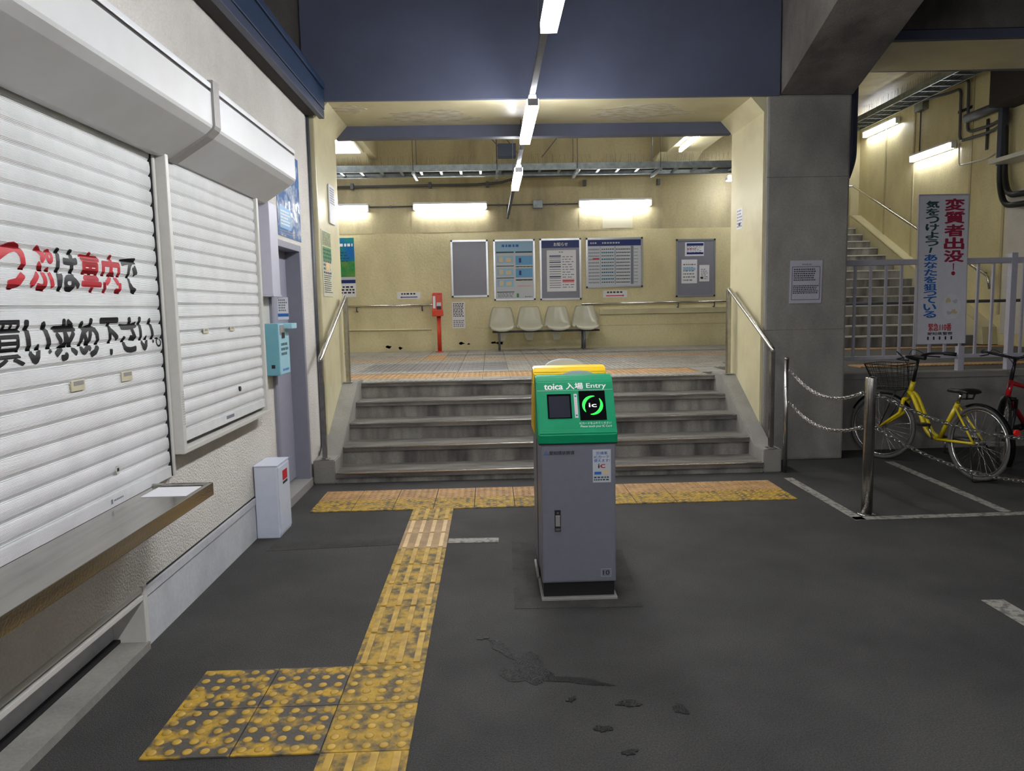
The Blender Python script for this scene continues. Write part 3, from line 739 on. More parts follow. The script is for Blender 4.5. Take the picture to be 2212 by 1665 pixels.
# ================================================================== CARD READERS
def reader_head(bm, x0, x1, ysign, yo, dz=0.):
    """wedge shaped head; ysign +1 faces the viewer"""
    p = [(.0, .795), (.0, .845), (.012, .862), (.150, 1.105), (.175, 1.128), (.21, 1.135), (.262, 1.125), (.275, 1.10), (.275, .795)]
    pts = [(yo+ysign*a, b+(dz if b > 1 else 0)) for a, b in p]
    prism(bm, pts, 'x', x0, x1, .006); return bm
GX0, GX1 = .226, .608
def reader(label, yo, s, head, x0, x1):
    t = thing('card_reader', label, 'card reader', ((x0+x1)/2, yo+s*.14, 0), 'card readers standing back to back')
    obj('body', B((x0+.006, yo+s*.002, .09), (x1-.006, yo+s*.275, .796), .004), 'readergrey', t)
    obj('plinth', B((x0+.012, yo+s*.02, .012), (x1-.012, yo+s*.27, .092)), 'black', t)
    obj('base_plate', B((x0, yo+s*-.012, 0), (x1, yo+s*.275, .013), .002), 'capgrey', t)
    h = obj('head', reader_head(NB(), x0-.004, x1+.004, s, yo-s*.006, -.014 if s > 0 else .022), head, t)
    obj('head_seam', B((x0-.002, yo-s*.004, .793), (x1+.002, yo+s*.2, .798)), 'black', t)
    return t, h
g, gh = reader('green entry card reader with a lit green ring on its screen', 3.565, 1, 'green', GX0, GX1)
g2, gh2 = reader('yellow exit card reader right behind the green one', 4.13, -1, 'yellowplastic', GX0-.004, GX1-.01)
# dome shaped lids at the back of the two heads
for tt, y, z, cxx, rr_ in ((g2, 3.872, 1.085, .455, .105), (g2, 4.02, 1.135, .40, .11)):
    bm = NB(); n = 16
    pts = [(cxx+rr_*math.cos(PI*i/n), z+.048*math.sin(PI*i/n)) for i in range(n+1)]
    prism(bm, pts, 'y', y-.02, y+.03, .004); obj('back_lid', bm, 'dome', tt)
# sloped face of the green head
ux = Vector((1, 0, 0)); fa = Vector((0, 3.565-.006+.012, .862)); fb = Vector((0, 3.565-.006+.150, 1.091))
up_f = (fb-fa).normalized(); FL = (fb-fa).length
pf = Plane((GX0, fa.y, fa.z), ux, up_f)
W_ = GX1-GX0
obj('groove', slab(pf, .0, FL-.051, W_, FL-.0495, 0, .0006), 'dome', gh)
def fs(a): return a
scr = obj('display', slab(pf, .048, .064, .168, .196, -.002, .003), 'screenblack', g)
pprint(pf, [(.056, .068, .160, .184)], 'screengrey', scr, d=.0035)
tch = obj('touch_panel', slab(pf, .208, .052, .340, .210, -.002, .003), 'screenblack', g)
# two green crescents
def crescent(bm, c, R, a0, a1, tmax, d):
    n = 20; outer = []; inner = []
    for i in range(n+1):
        t = i/n; a = a0+(a1-a0)*t; th = tmax*math.sin(PI*min(1, (t*.92+.04)))**.8
        outer.append((c[0]+R*math.cos(a), c[1]+R*math.sin(a))); inner.append((c[0]+(R-th)*math.cos(a), c[1]+(R-th)*math.sin(a)))
    for i in range(n):
        vs = [bm.verts.new(pf.p(*q, d)) for q in (outer[i], outer[i+1], inner[i+1], inner[i])]
        bm.faces.new(vs)
cc = (.274, .131)
for a_ in (75, 255):
    bm = NB(); crescent(bm, cc, .052, math.radians(a_), math.radians(a_+150), .016, .004)
    bmesh.ops.remove_doubles(bm, verts=bm.verts[:], dist=1e-6); oriented('ring_light', bm, pf, 'glowgreen', tch)
text('ic', pf, .255, .120, .294, .143, 'txtglow', tch, .03, .004)
pprint(pf, [(.183, .066, .199, .196)], 'palegrey', g, d=.0012, name='arrow_strip')
bm = NB()
for b in (.183, .079):
    poly(bm, pf, [(.187, b-.003), (.191, b-.003), (.191, b-.007), (.197, b), (.191, b+.007), (.191, b+.003), (.187, b+.003)], .002)
oriented('arrow', bm, pf, 'txtdkgreen', g)
pprint(pf, [(.187, .093+.013*i, .194, .102+.013*i) for i in range(6)], 'pinkprint', g, d=.002)
text('toica', pf, .036, FL-.046, .132, FL-.013, 'txtwhite', g, .04, .0015)
text('入場', pf, .146, FL-.046, .234, FL-.010, 'txtwhite', g, .03, .0015)
text('Entry', pf, .250, FL-.048, .350, FL-.014, 'txtwhite', g, .012, .0015)
text('ICカードをふれてください', pf, .203, .030, .36, .042, 'txtwhite', g, .0, .0015)
text('Please touch your IC Card', pf, .207, .011, .36, .025, 'txtwhite', g, .0, .0015)
# front of the grey body
pb = Plane((GX0, 3.565, 0), (1, 0, 0), (0, 0, 1))
obj('door_panel', slab(pb, .012, .10, W_-.012, .785, 0, .004), 'readergrey', g)
text('愛知環状鉄道', pb, .048, .744, .172, .763, 'txtblack', g, .01, .006)
text('△', pb, .022, .745, .043, .764, 'txtblue', g, .03, .006)
hd = obj('door_latch', slab(pb, .070, .358, .100, .465, .004, .010), 'handle', g)
obj('latch_lever', slab(pb, .074, .385, .096, .44, .010, .016), 'capgrey', hd)
obj('keyhole', T([pb.p(.085, .452, .008), pb.p(.085, .452, .013)], .006, 10), 'steel', hd)
obj('latch_tip', slab(pb, .073, .362, .097, .374, .010, .013), 'steel', hd)
stk = obj('sticker', slab(pb, .262, .60, .352, .765, .004, .0052), 'palegrey', g)
text('交通系', pb, .278, .740, .336, .755, 'txtblue', stk, .02, .0056); text('ICカード', pb, .269, .721, .345, .736, 'txtblue', stk, .02, .0056)
text('使えます!', pb, .268, .702, .346, .718, 'txtblue', stk, .02, .0056)
text('i', pb, .288, .672, .296, .694, 'txtblack', stk, .04, .0056); text('c', pb, .299, .672, .324, .692, 'txtred', stk, .06, .0056)
pprint(pb, [(.270, .640, .304, .654)], 'txtblue', stk, d=.0056); pprint(pb, [(.312, .640, .340, .662)], 'beigeprint', stk, d=.0056)
pprint(pb, dashes(.268, .607, .346, .632, 2, .8, .006, .014), 'txtdkgreen', stk, d=.0056)
pl10 = obj('number_plate', slab(pb, .300, .118, .350, .158, .004, .0055), 'readergrey', g)
pprint(pb, [(.300, .118, .350, .1195), (.300, .1565, .350, .158), (.300, .118, .3015, .158), (.3485, .118, .350, .158)], 'palegrey', pl10, d=.006)
text('10', pb, .309, .127, .342, .15, 'txtblack', pl10, .03, .006)

# ================================================================== TACTILE PAVING, PUDDLES
def bar_tile(name, m, mb):
    bm = NB(); box(bm, (-.148, -.148, 0), (.148, .148, .007), .002)
    for i in range(4):
        x = -.148+.296*(i+.5)/4; k0 = len(bm.faces); box(bm, (x-.014, -.138, .006), (x+.014, .138, .013), .003)
        bm.faces.ensure_lookup_table()
        for f in bm.faces[k0:]: f.material_index = 1
    me = bpy.data.meshes.new(name); bm.to_mesh(me); bm.free(); me.materials.append(M[m]); me.materials.append(M[mb]); return me
bar_y = bar_tile('bar_tile', 'tile_y', 'dot_y'); bar_n = bar_tile('bar_tile', 'tile_newbase', 'tile_new')
stud_y = stud_tile('stud_tile', 5, .018, 'tile_y', 'dot_y'); stud_w = stud_tile('stud_tile', 5, .018, 'tile_yw', 'dot_y')
stud_fy = stud_tile('stud_tile', 6, .014, 'tile_y', 'dot_y'); stud_fo = stud_tile('stud_tile', 6, .014, 'tile_o', 'tile_o')
SX = -.452
tp = sroot('tactile_path', 'worn yellow tactile guide path leading to the steps', 'tactile paving', (SX, 3.8, 0))
for k in range(8):
    put(bar_n if k in (5, 6) else bar_y, 'bar_tile', tp, SX, 2.93+.2975*(k+.5), 0)
for k in range(1, 7): put(bar_y, 'bar_tile', tp, SX, 2.33-.3*(k-.5), 0)
for i in range(3):
    for j in range(2):
        put(stud_y if i == 2 else stud_w, 'stud_tile', tp, SX-.3*(2-i), 2.48+.3*j, 0)
tr = sroot('tactile_band', 'tactile warning band of studded tiles at the foot of the steps', 'tactile paving', (.5, 5.6, 0))
nx = 12
for i in range(nx):
    x = -1.36+.302*(i+.5)
    put(stud_fy, 'stud_tile', tr, x, 5.46, 0); put(stud_fo, 'stud_tile', tr, x, 5.76, 0)
def blob(c, rx, ry, ang, seed, n=28):
    r = random.Random(seed); ph = [r.random()*6.28 for _ in range(4)]; out = []
    for i in range(n):
        a = 2*PI*i/n; k = 1+.25*math.sin(2*a+ph[0])+.18*math.sin(3*a+ph[1])+.14*math.sin(5*a+ph[2])+.08*math.sin(9*a+ph[3])
        x = rx*k*math.cos(a); y = ry*k*math.sin(a)
        out.append((c[0]+x*math.cos(ang)-y*math.sin(ang), c[1]+x*math.sin(ang)+y*math.cos(ang)))
    return out
def puddle(label, c, rx, ry, ang, seed):
    tag(obj('puddle', prism(NB(), blob(c, rx, ry, ang, seed), 'z', .0002+.00005*seed, .0014+.00025*seed), 'wet'), label, 'puddle', 'wet spots on the asphalt')
puddle('largest wet patch on the asphalt before the green reader', (.12, 2.86), .085, .13, .5, 1)
puddle('wet streak at the upper left of the largest wet patch', (.02, 3.05), .03, .10, .6, 2)
puddle('wet streak stretching right from the largest wet patch', (.30, 2.76), .11, .03, -.25, 3)
puddle('tiny wet spot at the far left of the wet streaks', (-.07, 3.16), .022, .018, 0, 4)
puddle('small wet spot right of the largest wet patch', (.48, 2.58), .045, .022, .2, 5)
puddle('small wet spot farthest right on the asphalt', (.66, 2.53), .03, .028, .4, 6)
puddle('small wet spot below the largest wet patch', (.36, 2.42), .028, .02, .1, 7)
puddle('tiny wet spot nearest the viewer', (.43, 2.28), .024, .016, .3, 8)
puddle('tiny wet spot between the largest patch and the nearest spot', (.27, 2.62), .02, .014, .9, 9)

# ================================================================== HANDRAILS, POSTS, CHAINS
def stair_rail(label, x):
    t = thing('stair_handrail', label, 'handrail', (x, 6.9, .2))
    obj('rail', T(fillet([(x, 6.235, 1.045), (x, 6.235, 1.07), (x, 7.40, 1.605), (x, 7.44, 1.585)], .03), .021, 12), 'steel', t)
    obj('post', B((x-.019, 6.222, .20), (x+.019, 6.265, 1.06), .006), 'steel_brushed', t)
    obj('post', B((x-.021, 7.40, .74), (x+.021, 7.45, 1.60), .006), 'steel_brushed', t)
    for y, z in ((6.243, .205), (7.425, .748)): obj('foot_plate', B((x-.04, y-.04, z), (x+.04, y+.04, z+.008), .002), 'steel', t)
    return t
stair_rail('stainless handrail on the left side of the steps', -1.44)
stair_rail('stainless handrail on the right side of the steps', 2.41)
def wall_rail(label, x0, x1, z, brs):
    t = thing('wall_handrail', label, 'handrail', ((x0+x1)/2, BY-.08, z), 'rails on the back wall')
    obj('rail', T([(x0, BY-.09, z), (x1, BY-.09, z)], .018, 10), 'steel', t)
    for x in brs: obj('bracket', T(fillet([(x, BY, z-.09), (x, BY-.09, z-.09), (x, BY-.09, z-.015)], .04), .012, 8), 'galv_dark', t)
    return t
wall_rail('stainless handrail on the back wall left of the orange box', -2.6, -1.0, 1.53, (-2.35, -1.2))
wall_rail('stainless handrail on the back wall right of the seats', 1.62, 4.3, 1.495, (1.7, 3.35, 4.0))
tag(obj('lower_rail', T([(-2.62, BY-.04, 1.11), (-1.05, BY-.04, 1.10)], .014, 8), 'yellow_smooth'), 'cream painted pipe low on the back wall', 'pipe')
tag(obj('lower_ledge', B((1.95, BY-.05, 1.30), (4.3, BY, 1.40), .01), 'yellow_smooth'), 'cream ledge below the right wall handrail', 'ledge')
bo = thing('bollard', 'stainless steel bollard with chains beside the bicycle bay', 'bollard', (2.565, 4.89, 0))
obj('tube', lathe(NB(), [(.036, 0), (.036, .945), (.034, .952), (.001, .955)], (2.565, 4.89, 0), 24), 'steel_brushed', bo)
obj('flange', lathe(NB(), [(.06, 0), (.06, .006), (.037, .009)], (2.565, 4.89, 0), 24), 'steel', bo)
for z in (.835, .60):
    obj('eye', torus(NB(), (2.615, 4.89, z), .014, .004, (0, 1, 0), 14, 6), 'steel', bo)
    obj('eye', torus(NB(), (2.522, 4.92, z), .014, .004, (0, 1, 0), 14, 6), 'steel', bo)
bo2 = thing('bollard', 'stainless steel bollard at the right end of the chains', 'bollard', (5.2, 4.88, 0))
obj('tube', lathe(NB(), [(.036, 0), (.036, .945), (.034, .952), (.001, .955)], (5.2, 4.88, 0), 24), 'steel_brushed', bo2)
po = thing('chain_post', 'slim steel post holding chains at the foot of the pillar', 'post', (2.515, 6.19, 0))
obj('tube', T([(2.515, 6.19, 0), (2.515, 6.19, .985)], .018, 12), 'steel', po)
obj('cap', lathe(NB(), [(.02, .98), (.02, .992), (.001, 1.0)], (2.515, 6.19, 0), 12), 'steel', po)
for z in (.885, .61): obj('eye', torus(NB(), (2.54, 6.175, z), .012, .004, (0, 1, 0), 14, 6), 'steel', po)
def link_mesh():
    bm = NB(); path = []; n = 5; L, R = .0135, .011
    for i in range(n+1): a = -PI/2+PI*i/n; path.append((L+R*math.cos(a), R*math.sin(a)))
    for i in range(n+1): a = PI/2+PI*i/n; path.append((-L+R*math.cos(a), R*math.sin(a)))
    m = 5; r = .0042; rings = []
    N_ = len(path)
    for i, (x, y) in enumerate(path):
        px, py = path[i-1]; qx, qy = path[(i+1) % N_]
        d = Vector((qx-px, qy-py, 0)).normalized(); nn = Vector((d.y, -d.x, 0))
        rings.append([bm.verts.new(Vector((x, y, 0))+nn*r*math.cos(2*PI*k/m)+Vector((0, 0, r*math.sin(2*PI*k/m)))) for k in range(m)])
    for i in range(N_):
        a, b = rings[i], rings[(i+1) % N_]
        for k in range(m): bm.faces.new((a[k], a[(k+1) % m], b[(k+1) % m], b[k])).smooth = True
    bmesh.ops.recalc_face_normals(bm, faces=bm.faces[:])
    me = bpy.data.meshes.new('chain_link'); bm.to_mesh(me); bm.free(); me.materials.append(M['steel']); return me
LINK = link_mesh()
def chain(label, a, b, sag):
    a = Vector(a); b = Vector(b); t = thing('chain', label, 'chain', (a+b)/2-Vector((0, 0, sag)), 'chains of the bicycle bay')
    base = wloc(t); f = lambda s: a.lerp(b, s)-Vector((0, 0, sag*4*s*(1-s)))
    N_ = 400; pts = [f(i/N_) for i in range(N_+1)]; step = .0345; acc = 0; nxt = step/2; k = 0
    for i in range(N_):
        seg = pts[i+1]-pts[i]; L = seg.length
        while acc+L >= nxt:
            p = pts[i]+seg*((nxt-acc)/L); o = bpy.data.objects.new('chain_link', LINK); link(o, t)
            d = seg.normalized(); side = d.cross(Vector((0, 0, 1))).normalized(); upv = side.cross(d)
            y_ = side if k % 2 else upv; y_ = (y_+.5*(upv if k % 2 else -side)).normalized(); z_ = d.cross(y_)
            o.matrix_local = Matrix.Translation(p-base) @ Matrix((d, y_, z_)).transposed().to_4x4()
            nxt += step; k += 1
        acc += L
    return t
chain('upper chain between the slim post and the bollard', (2.55, 6.17, .875), (2.515, 4.93, .835), .11)
chain('lower chain between the slim post and the bollard', (2.55, 6.17, .60), (2.515, 4.93, .60), .10)
chain('upper chain running right from the bollard', (2.63, 4.89, .825), (5.16, 4.88, .825), .335)
chain('lower chain running right from the bollard', (2.63, 4.89, .59), (5.16, 4.88, .59), .40)

# ================================================================== FENCE, BANNER
fe = thing('fence', 'grey barred fence on the low wall behind the bicycles', 'fence', (5, 7.14, .757))
FYY = 7.13
obj('top_rail', B((3.27, FYY-.025, 1.80), (8.0, FYY+.025, 1.855), .006), 'fence', fe)
obj('bottom_rail', B((3.27, FYY-.02, .885), (8.0, FYY+.02, .92), .004), 'fence', fe)
for i in range(30):
    x = 3.40+.152*i
    if abs(x-5.11) < .05: continue
    obj('bar', B((x-.011, FYY-.011, .92), (x+.011, FYY+.011, 1.80)), 'fence', fe)
for x in (4.62, 5.11, 6.9): obj('post', B((x-.03, FYY-.03, .757), (x+.03, FYY+.03, 1.90 if x != 4.62 else 1.0), .004), 'fence', fe)
bn = thing('banner_sign', 'tall white warning board with red and blue lettering on the fence', 'sign', (4.36, 7.08, 1.03))
pbn = Plane((4.155, 7.075, 1.03), (1, 0, 0), (-.02, 0, 1))
BW, BH = .475, 1.42
obj('board', slab(pbn, 0, 0, BW, BH, -.012, 0), mat('banner_board', (222, 222, 228), .28, fine=.03, fsc=20), bn)
obj('frame', slab(pbn, -.006, BH-.004, BW+.006, BH+.012, -.016, .003), 'fence', bn)
for a in (-.008, BW): obj('frame', slab(pbn, a, -.0, a+.008, BH, -.016, .003), 'fence', bn)
def column(chars, a0, a1, btop, h, gap, m, bold=.04):
    b = btop
    for ch in chars:
        hh = h
        if ch in 'っ': hh = h*.75
        text(ch, pbn, a0, b-hh+gap, a1, b, m, bn, bold, .002, keep=False); b -= hh
    return b
b = column('変質者出没', .245, .445, BH-.03, .122, .006, 'txtmaroon', .07)
# drop shaped exclamation mark
bm = NB(); poly(bm, pbn, [(.337, b-.005), (.350, b-.005), (.348, b-.07), (.340, b-.07)], .002)
poly(bm, pbn, [(.343+.02*math.cos(2*PI*i/12), b-.10+.02*math.sin(2*PI*i/12)) for i in range(12)], .002); oriented('lettering', bm, pbn, 'txtmaroon', bn)
b = column('気をつけよう', .062, .195, BH-.05, .072, .005, 'txtdkgreen', .07)
bm = NB(); poly(bm, pbn, [(.10, b-.06), (.118, b-.06), (.135, b-.01), (.112, b-.01)], .002); oriented('lettering', bm, pbn, 'txtdkgreen', bn)
column('あなたを狙っている', .055, .185, b-.072, .0705, .005, 'txtblue', .07)
bm = NB(); poly(bm, pbn, [(.335+.088*math.cos(2*PI*i/32)*(1+.07*math.cos(6*PI*i/32)), .36+.125*math.sin(2*PI*i/32)*(1+.05*math.sin(10*PI*i/32))) for i in range(32)], .001); oriented('sticker', bm, pbn, 'paper', bn)
bm = NB(); poly(bm, pbn, blob((.30, .42), .022, .03, .2, 3, 14), .002); poly(bm, pbn, blob((.36, .31), .03, .022, .4, 5, 14), .002); oriented('sticker_print', bm, pbn, 'beigeprint', bn)
bm = NB(); poly(bm, pbn, blob((.37, .41), .02, .025, .2, 8, 14), .002); poly(bm, pbn, blob((.31, .30), .02, .02, .4, 9, 14), .002); oriented('sticker_print', bm, pbn, 'palegrey', bn)
text('緊急110番', pbn, .11, .125, .34, .20, 'txtred', bn, .02, .002)
text('愛知県警察', pbn, .10, .085, .35, .115, 'txtblack', bn, .02, .002)
pprint(pbn, [(.10+.058*i, .04, .115+.058*i, .072) for i in range(5)], 'txtblack', bn, d=.002)

# ================================================================== PILLAR NOTICE AND PIER POSTERS
t = thing('pillar_notice', 'laminated notice taped to the grey pillar', 'notice', (2.87, 6.67, 1.45))
pp = Plane((2.722, 6.678, 1.452), (1, 0, 0), (.012, 0, 1))
obj('sheet', slab(pp, 0, 0, .295, .385, 0, .003), 'papergrey', t)
a = .018; pprint(pp, [(a, .03, .277, .034), (a, .326, .277, .33), (a, .03, a+.004, .33), (.273, .03, .277, .33)], 'txtblack', t, d=.004, name='border')
pprint(pp, dashes(.035, .20, .255, .315, 6, .75, .006, .016), 'txtblack', t, d=.004); pprint(pp, dashes(.03, .085, .265, .165, 5, .85, .006, .018), 'txtblack', t, d=.004)
pprint(pp, dashes(.11, .338, .2, .36, 1, 1, .01, .02), 'greyprint', t, d=.004)
t = thing('pier_poster', 'tall colourful event poster on the left pier', 'poster', (-1.49, 6.95, 1.58))
q = Plane((-1.498, 6.74, 1.60), (0, 1, 0), (0, 0, 1))
obj('sheet', slab(q, 0, 0, .40, .60, 0, .003), mat('poster_paper', (206, 206, 184), .35), t)
pprint(q, [(.02, .46, .38, .59)], 'olive', t, d=.004); pprint(q, [(.02, .33, .38, .45)], 'leafgreen', t, d=.004)
pprint(q, dashes(.03, .2, .37, .44, 7, .8, .02, .06), 'txtdkgreen', t, d=.005); pprint(q, [(.12, .24, .30, .31)], 'tile_new', t, d=.0055)
pprint(q, dashes(.03, .03, .37, .20, 9, .7, .008, .022, .4), 'txtblack', t, d=.005); pprint(q, dashes(.10, .215, .30, .235, 1, .9, .02, .04), 'pinkprint', t, d=.0062); pprint(q, dashes(.04, .47, .36, .57, 4, .6, .02, .05, .3), 'greyprint', t, d=.006)
t = thing('pier_leaflet', 'curled white leaflet pinned above the event poster', 'leaflet', (-1.49, 7.2, 2.3))
q = Plane((-1.496, 7.10, 2.29), (0, 1, 0), (0, 0, 1)); obj('sheet', slab(q, 0, 0, .24, .36, 0, .012), 'paper', t)
pprint(q, dashes(.02, .18, .22, .34, 7, .8, .01, .03), 'greyprint', t, d=.0135)
t = thing('pier_sticker', 'small printed sticker high on the right pier', 'sticker', (2.47, 7.3, 2.19))
q = Plane((2.477, 7.40, 2.19), (0, -1, 0), (0, 0, 1)); obj('sheet', slab(q, 0, 0, .16, .20, 0, .002), 'paper', t)
pprint(q, dashes(.01, .01, .15, .19, 6, .8, .012, .03), 'greyprint', t, d=.003); pprint(q, [(.05, .03, .11, .06)], 'txtblack', t, d=.0035)

# ================================================================== BACK WALL THINGS
def frame(label, x0, x1, z0, z1, face):
    t = thing('poster_frame', label, 'poster frame', ((x0+x1)/2, BY, z0), 'aluminium frames on the back wall')
    p = Plane((x0, BY, z0), (1, 0, 0), (0, 0, 1)); w_, h_ = x1-x0, z1-z0; b = .032
    obj('backing', slab(p, .01, .01, w_-.01, h_-.01, 0, .012), face, t)
    for a in ((0, 0, w_, b), (0, h_-b, w_, h_), (0, b, b, h_-b), (w_-b, b, w_, h_-b)): obj('moulding', slab(p, *a, 0, .022), 'alu', t)
    for ca, cb in ((0, 0), (w_-.03, 0), (0, h_-.03), (w_-.03, h_-.03)): obj('corner_cap', slab(p, ca, cb, ca+.03, cb+.03, 0, .025), 'handle', t)
    return t, p, w_, h_
frame('empty grey poster frame, leftmost on the back wall', -.674, -.02, 1.655, 2.656, 'boardgrey')
t, p, w_, h_ = frame('poster frame with a pale blue illustrated guide', .076, .812, 1.585, 2.652, 'palegrey')
D = .0135
pprint(p, [(.04, h_-.24, w_-.04, h_-.04)], 'lightblue', t, d=D-.0008)
pprint(p, dashes(.15, h_-.15, .45, h_-.07, 1, 1, .03, .06), 'txtblue', t, d=D)
pprint(p, [(.05, h_-.235, .36, h_-.21), (.39, h_-.235, w_-.05, h_-.21), (.05, h_-.47, .36, h_-.455), (.39, h_-.485, w_-.05, h_-.47), (.05, h_-.68, .36, h_-.665), (.39, h_-.72, w_-.05, h_-.70), (.05, .14, .36, .155)], 'txtdkgreen', t, d=D)
for b in (.62, .40): pprint(p, [(.39, b, w_-.05, b+.16)], 'skyblue', t, d=D-.0003)
for b in (.655, .435, .24): pprint(p, [(.06, b, .35, b+.13)], 'lightblue', t, d=D-.0003)
for b in (.655, .435, .24): pprint(p, [(.10, b+.02, .17, b+.11), (.22, b+.02, .31, b+.09)], 'beigeprint', t, d=D)
for b in (.575, .345): pprint(p, dashes(.39, b-.02, w_-.05, b+.025, 1, 1, .03, .06), 'beigeprint', t, d=D)
pprint(p, [(.45, b+.04, .49, b+.12) for b in (.62, .40)], 'txtnavy', t, d=D); pprint(p, [(.42, .24, .66, .262)], 'pinkprint', t, d=D)
pprint(p, dashes(.07, .05, .35, .13, 4, .8, .02, .05), 'greyprint', t, d=D); pprint(p, dashes(.55, .05, .68, .07, 1, 1, .02, .03), 'txtblack', t, d=D); pprint(p, [(.40, .05, .44, .12)], 'leafgreen', t, d=D)
t, p, w_, h_ = frame('poster frame headed with a navy notice band', .895, 1.631, 1.576, 2.656, 'boardgrey')
pprint(p, [(.035, h_-.165, w_-.035, h_-.035)], 'txtnavy', t, d=D); text('お知らせ', p, .25, h_-.135, .50, h_-.07, 'txtwhite', t, .01, D+.001)
sh_ = obj('notice_sheet', slab(p, .125, .15, .645, .875, .012, .0145), 'paper', t)
pprint(p, dashes(.17, .20, .375, .80, 15, .95, .2, .3, .3), 'greyprint', sh_, d=.0152); pprint(p, [(.17, b, .375, b+.014) for b in (.76, .66, .58, .40)], 'txtnavy', sh_, d=.0158)
pprint(p, dashes(.40, .20, .61, .78, 13, .7, .03, .08, .3), 'greyprint', sh_, d=.0152); pprint(p, [(.40, .325, .61, .345)], 'txtred', sh_, d=.016); pprint(p, [(.40, .30, .61, .37)], 'pinkprint', sh_, d=.0156)
pprint(p, dashes(.34, .83, .42, .85, 1, 1, .02, .03), 'txtblack', sh_, d=.0152)
t, p, w_, h_ = frame('wide poster frame holding a train timetable', 1.716, 2.729, 1.775, 2.655, 'palegrey')
pprint(p, [(.035, h_-.145, w_-.035, h_-.04)], 'txtnavy', t, d=D); pprint(p, dashes(.08, h_-.115, .2, h_-.07, 1, 1, .02, .04), 'palegrey', t, d=D+.001); pprint(p, dashes(.29, h_-.115, .6, h_-.07, 1, 1, .02, .04), 'palegrey', t, d=D+.001)
for i in range(11):
    b = .07+.058*i
    pprint(p, dashes(.05, b, .24, b+.05, 1, 1, .014, .02, .5), 'greyprint', t, d=D)
    pprint(p, [(.27, b+.012, .51, b+.042)], 'lightblue' if i % 2 else 'palegrey', t, d=D); pprint(p, dashes(.28, b, .50, b+.055, 1, 1, .02, .03, .35), 'txtdkgreen', t, d=D+.001)
    pprint(p, dashes(.54, b, .79, b+.05, 1, 1, .012, .02, .4), 'txtblack', t, d=D); pprint(p, dashes(.86, b, .93, b+.05, 1, 1, .012, .02, .3), 'greyprint', t, d=D)
pprint(p, [(.255, .06, .262, h_-.15), (.515, .06, .527, h_-.15), (.80, .06, .85, h_-.15)], 'greyprint', t, d=D-.0004); pprint(p, [(.12, .50, .24, .525)], 'txtred', t, d=D+.001)
t, p, w_, h_ = frame('poster frame with loose papers, rightmost on the back wall', 3.325, 4.03, 1.585, 2.605, 'boardgrey')
for (a0, b0, a1, b1) in ((.16, .72, .50, .96), (.10, .24, .38, .66), (.42, .27, .60, .56)):
    s_ = obj('paper', slab(p, a0, b0, a1, b1, .012, .0145), 'paper', t)
    pprint(p, dashes(a0+.03, b0+.03, a1-.03, b1-.06, 6, .7, .015, .05, .4), 'greyprint', s_, d=.0152)
pprint(p, [(.19, .90, .49, .945), (.19, .75, .49, .785)], 'txtnavy', t, d=.016); pprint(p, [(.44, .32, .49, .35)], 'txtblack', t, d=.016)
pprint(p, dashes(.2, .83, .35, .86, 1, 1, .02, .04), 'txtred', t, d=.016); pprint(p, [(.13, .47, .35, .52)], 'lightblue', t, d=.016)
def arrow_sign(label, x0, x1, z0, z1, m, sgn):
    t = thing('direction_sign', label, 'sign', ((x0+x1)/2, BY, z0), 'platform direction signs'); p = Plane((x0, BY, z0), (1, 0, 0), (0, 0, 1)); w_ = x1-x0; h_ = z1-z0
    obj('board', slab(p, 0, 0, w_, h_, 0, .006), 'paper', t)
    pprint(p, dashes(.07, h_*.6, w_-.07, h_*.9, 1, 1, .025, .05, .75), 'txtblack', t, d=.007)
    bm = NB(); y = h_*.26; a, b_ = (.05, w_-.05)
    if sgn > 0: pts = [(a, y-.008), (b_-.03, y-.008), (b_-.03, y-.02), (b_, y), (b_-.03, y+.02), (b_-.03, y+.008), (a, y+.008)]
    else: pts = [(b_, y-.008), (b_, y+.008), (a+.03, y+.008), (a+.03, y+.02), (a, y), (a+.03, y-.02), (a+.03, y-.008)]
    poly(bm, p, pts, .007); oriented('arrow', bm, p, m, t)
arrow_sign('white direction sign with a dark blue arrow on the back wall', -1.64, -1.235, 1.645, 1.765, 'txtnavy', -1)
arrow_sign('white direction sign with a red arrow below the timetable', 2.02, 2.45, 1.60, 1.725, 'txtred', 1)
t = thing('wall_notice', 'small white text notice between the orange box and the seats', 'notice', (-.565, BY, 1.11)); p = Plane((-.68, BY, 1.11), (1, 0, 0), (0, 0, 1))
obj('sheet', slab(p, 0, 0, .23, .465, 0, .003), 'paper', t)
pprint(p, dashes(.02, .20, .21, .45, 9, .85, .015, .04), 'txtblack', t, d=.004); pprint(p, dashes(.02, .02, .21, .15, 4, .85, .015, .04), 'greyprint', t, d=.004)
t = thing('wall_poster', 'tall blue and green travel poster at the left of the back wall', 'poster', (-2.52, BY, 1.70)); p = Plane((-2.72, BY, 1.70), (1, 0, 0), (0, 0, 1))
obj('sheet', slab(p, 0, 0, .355, 1.03, 0, .004), 'paper', t)
pprint(p, [(0, .62, .355, 1.03)], 'oceanblue', t, d=.005); pprint(p, [(0, .30, .355, .62)], 'leafgreen', t, d=.005); pprint(p, [(0, .24, .355, .30)], 'txtnavy', t, d=.005); pprint(p, [(0, .3, .355, .35)], 'palegrey', t, d=.0055)
pprint(p, dashes(.03, .86, .33, .95, 1, 1, .03, .06), 'txtwhite', t, d=.006); pprint(p, dashes(.06, .6, .28, .8, 4, .6, .02, .06, .3), 'txtdkgreen', t, d=.006); pprint(p, dashes(.03, .05, .33, .2, 3, .8, .03, .07), 'txtblack', t, d=.005)
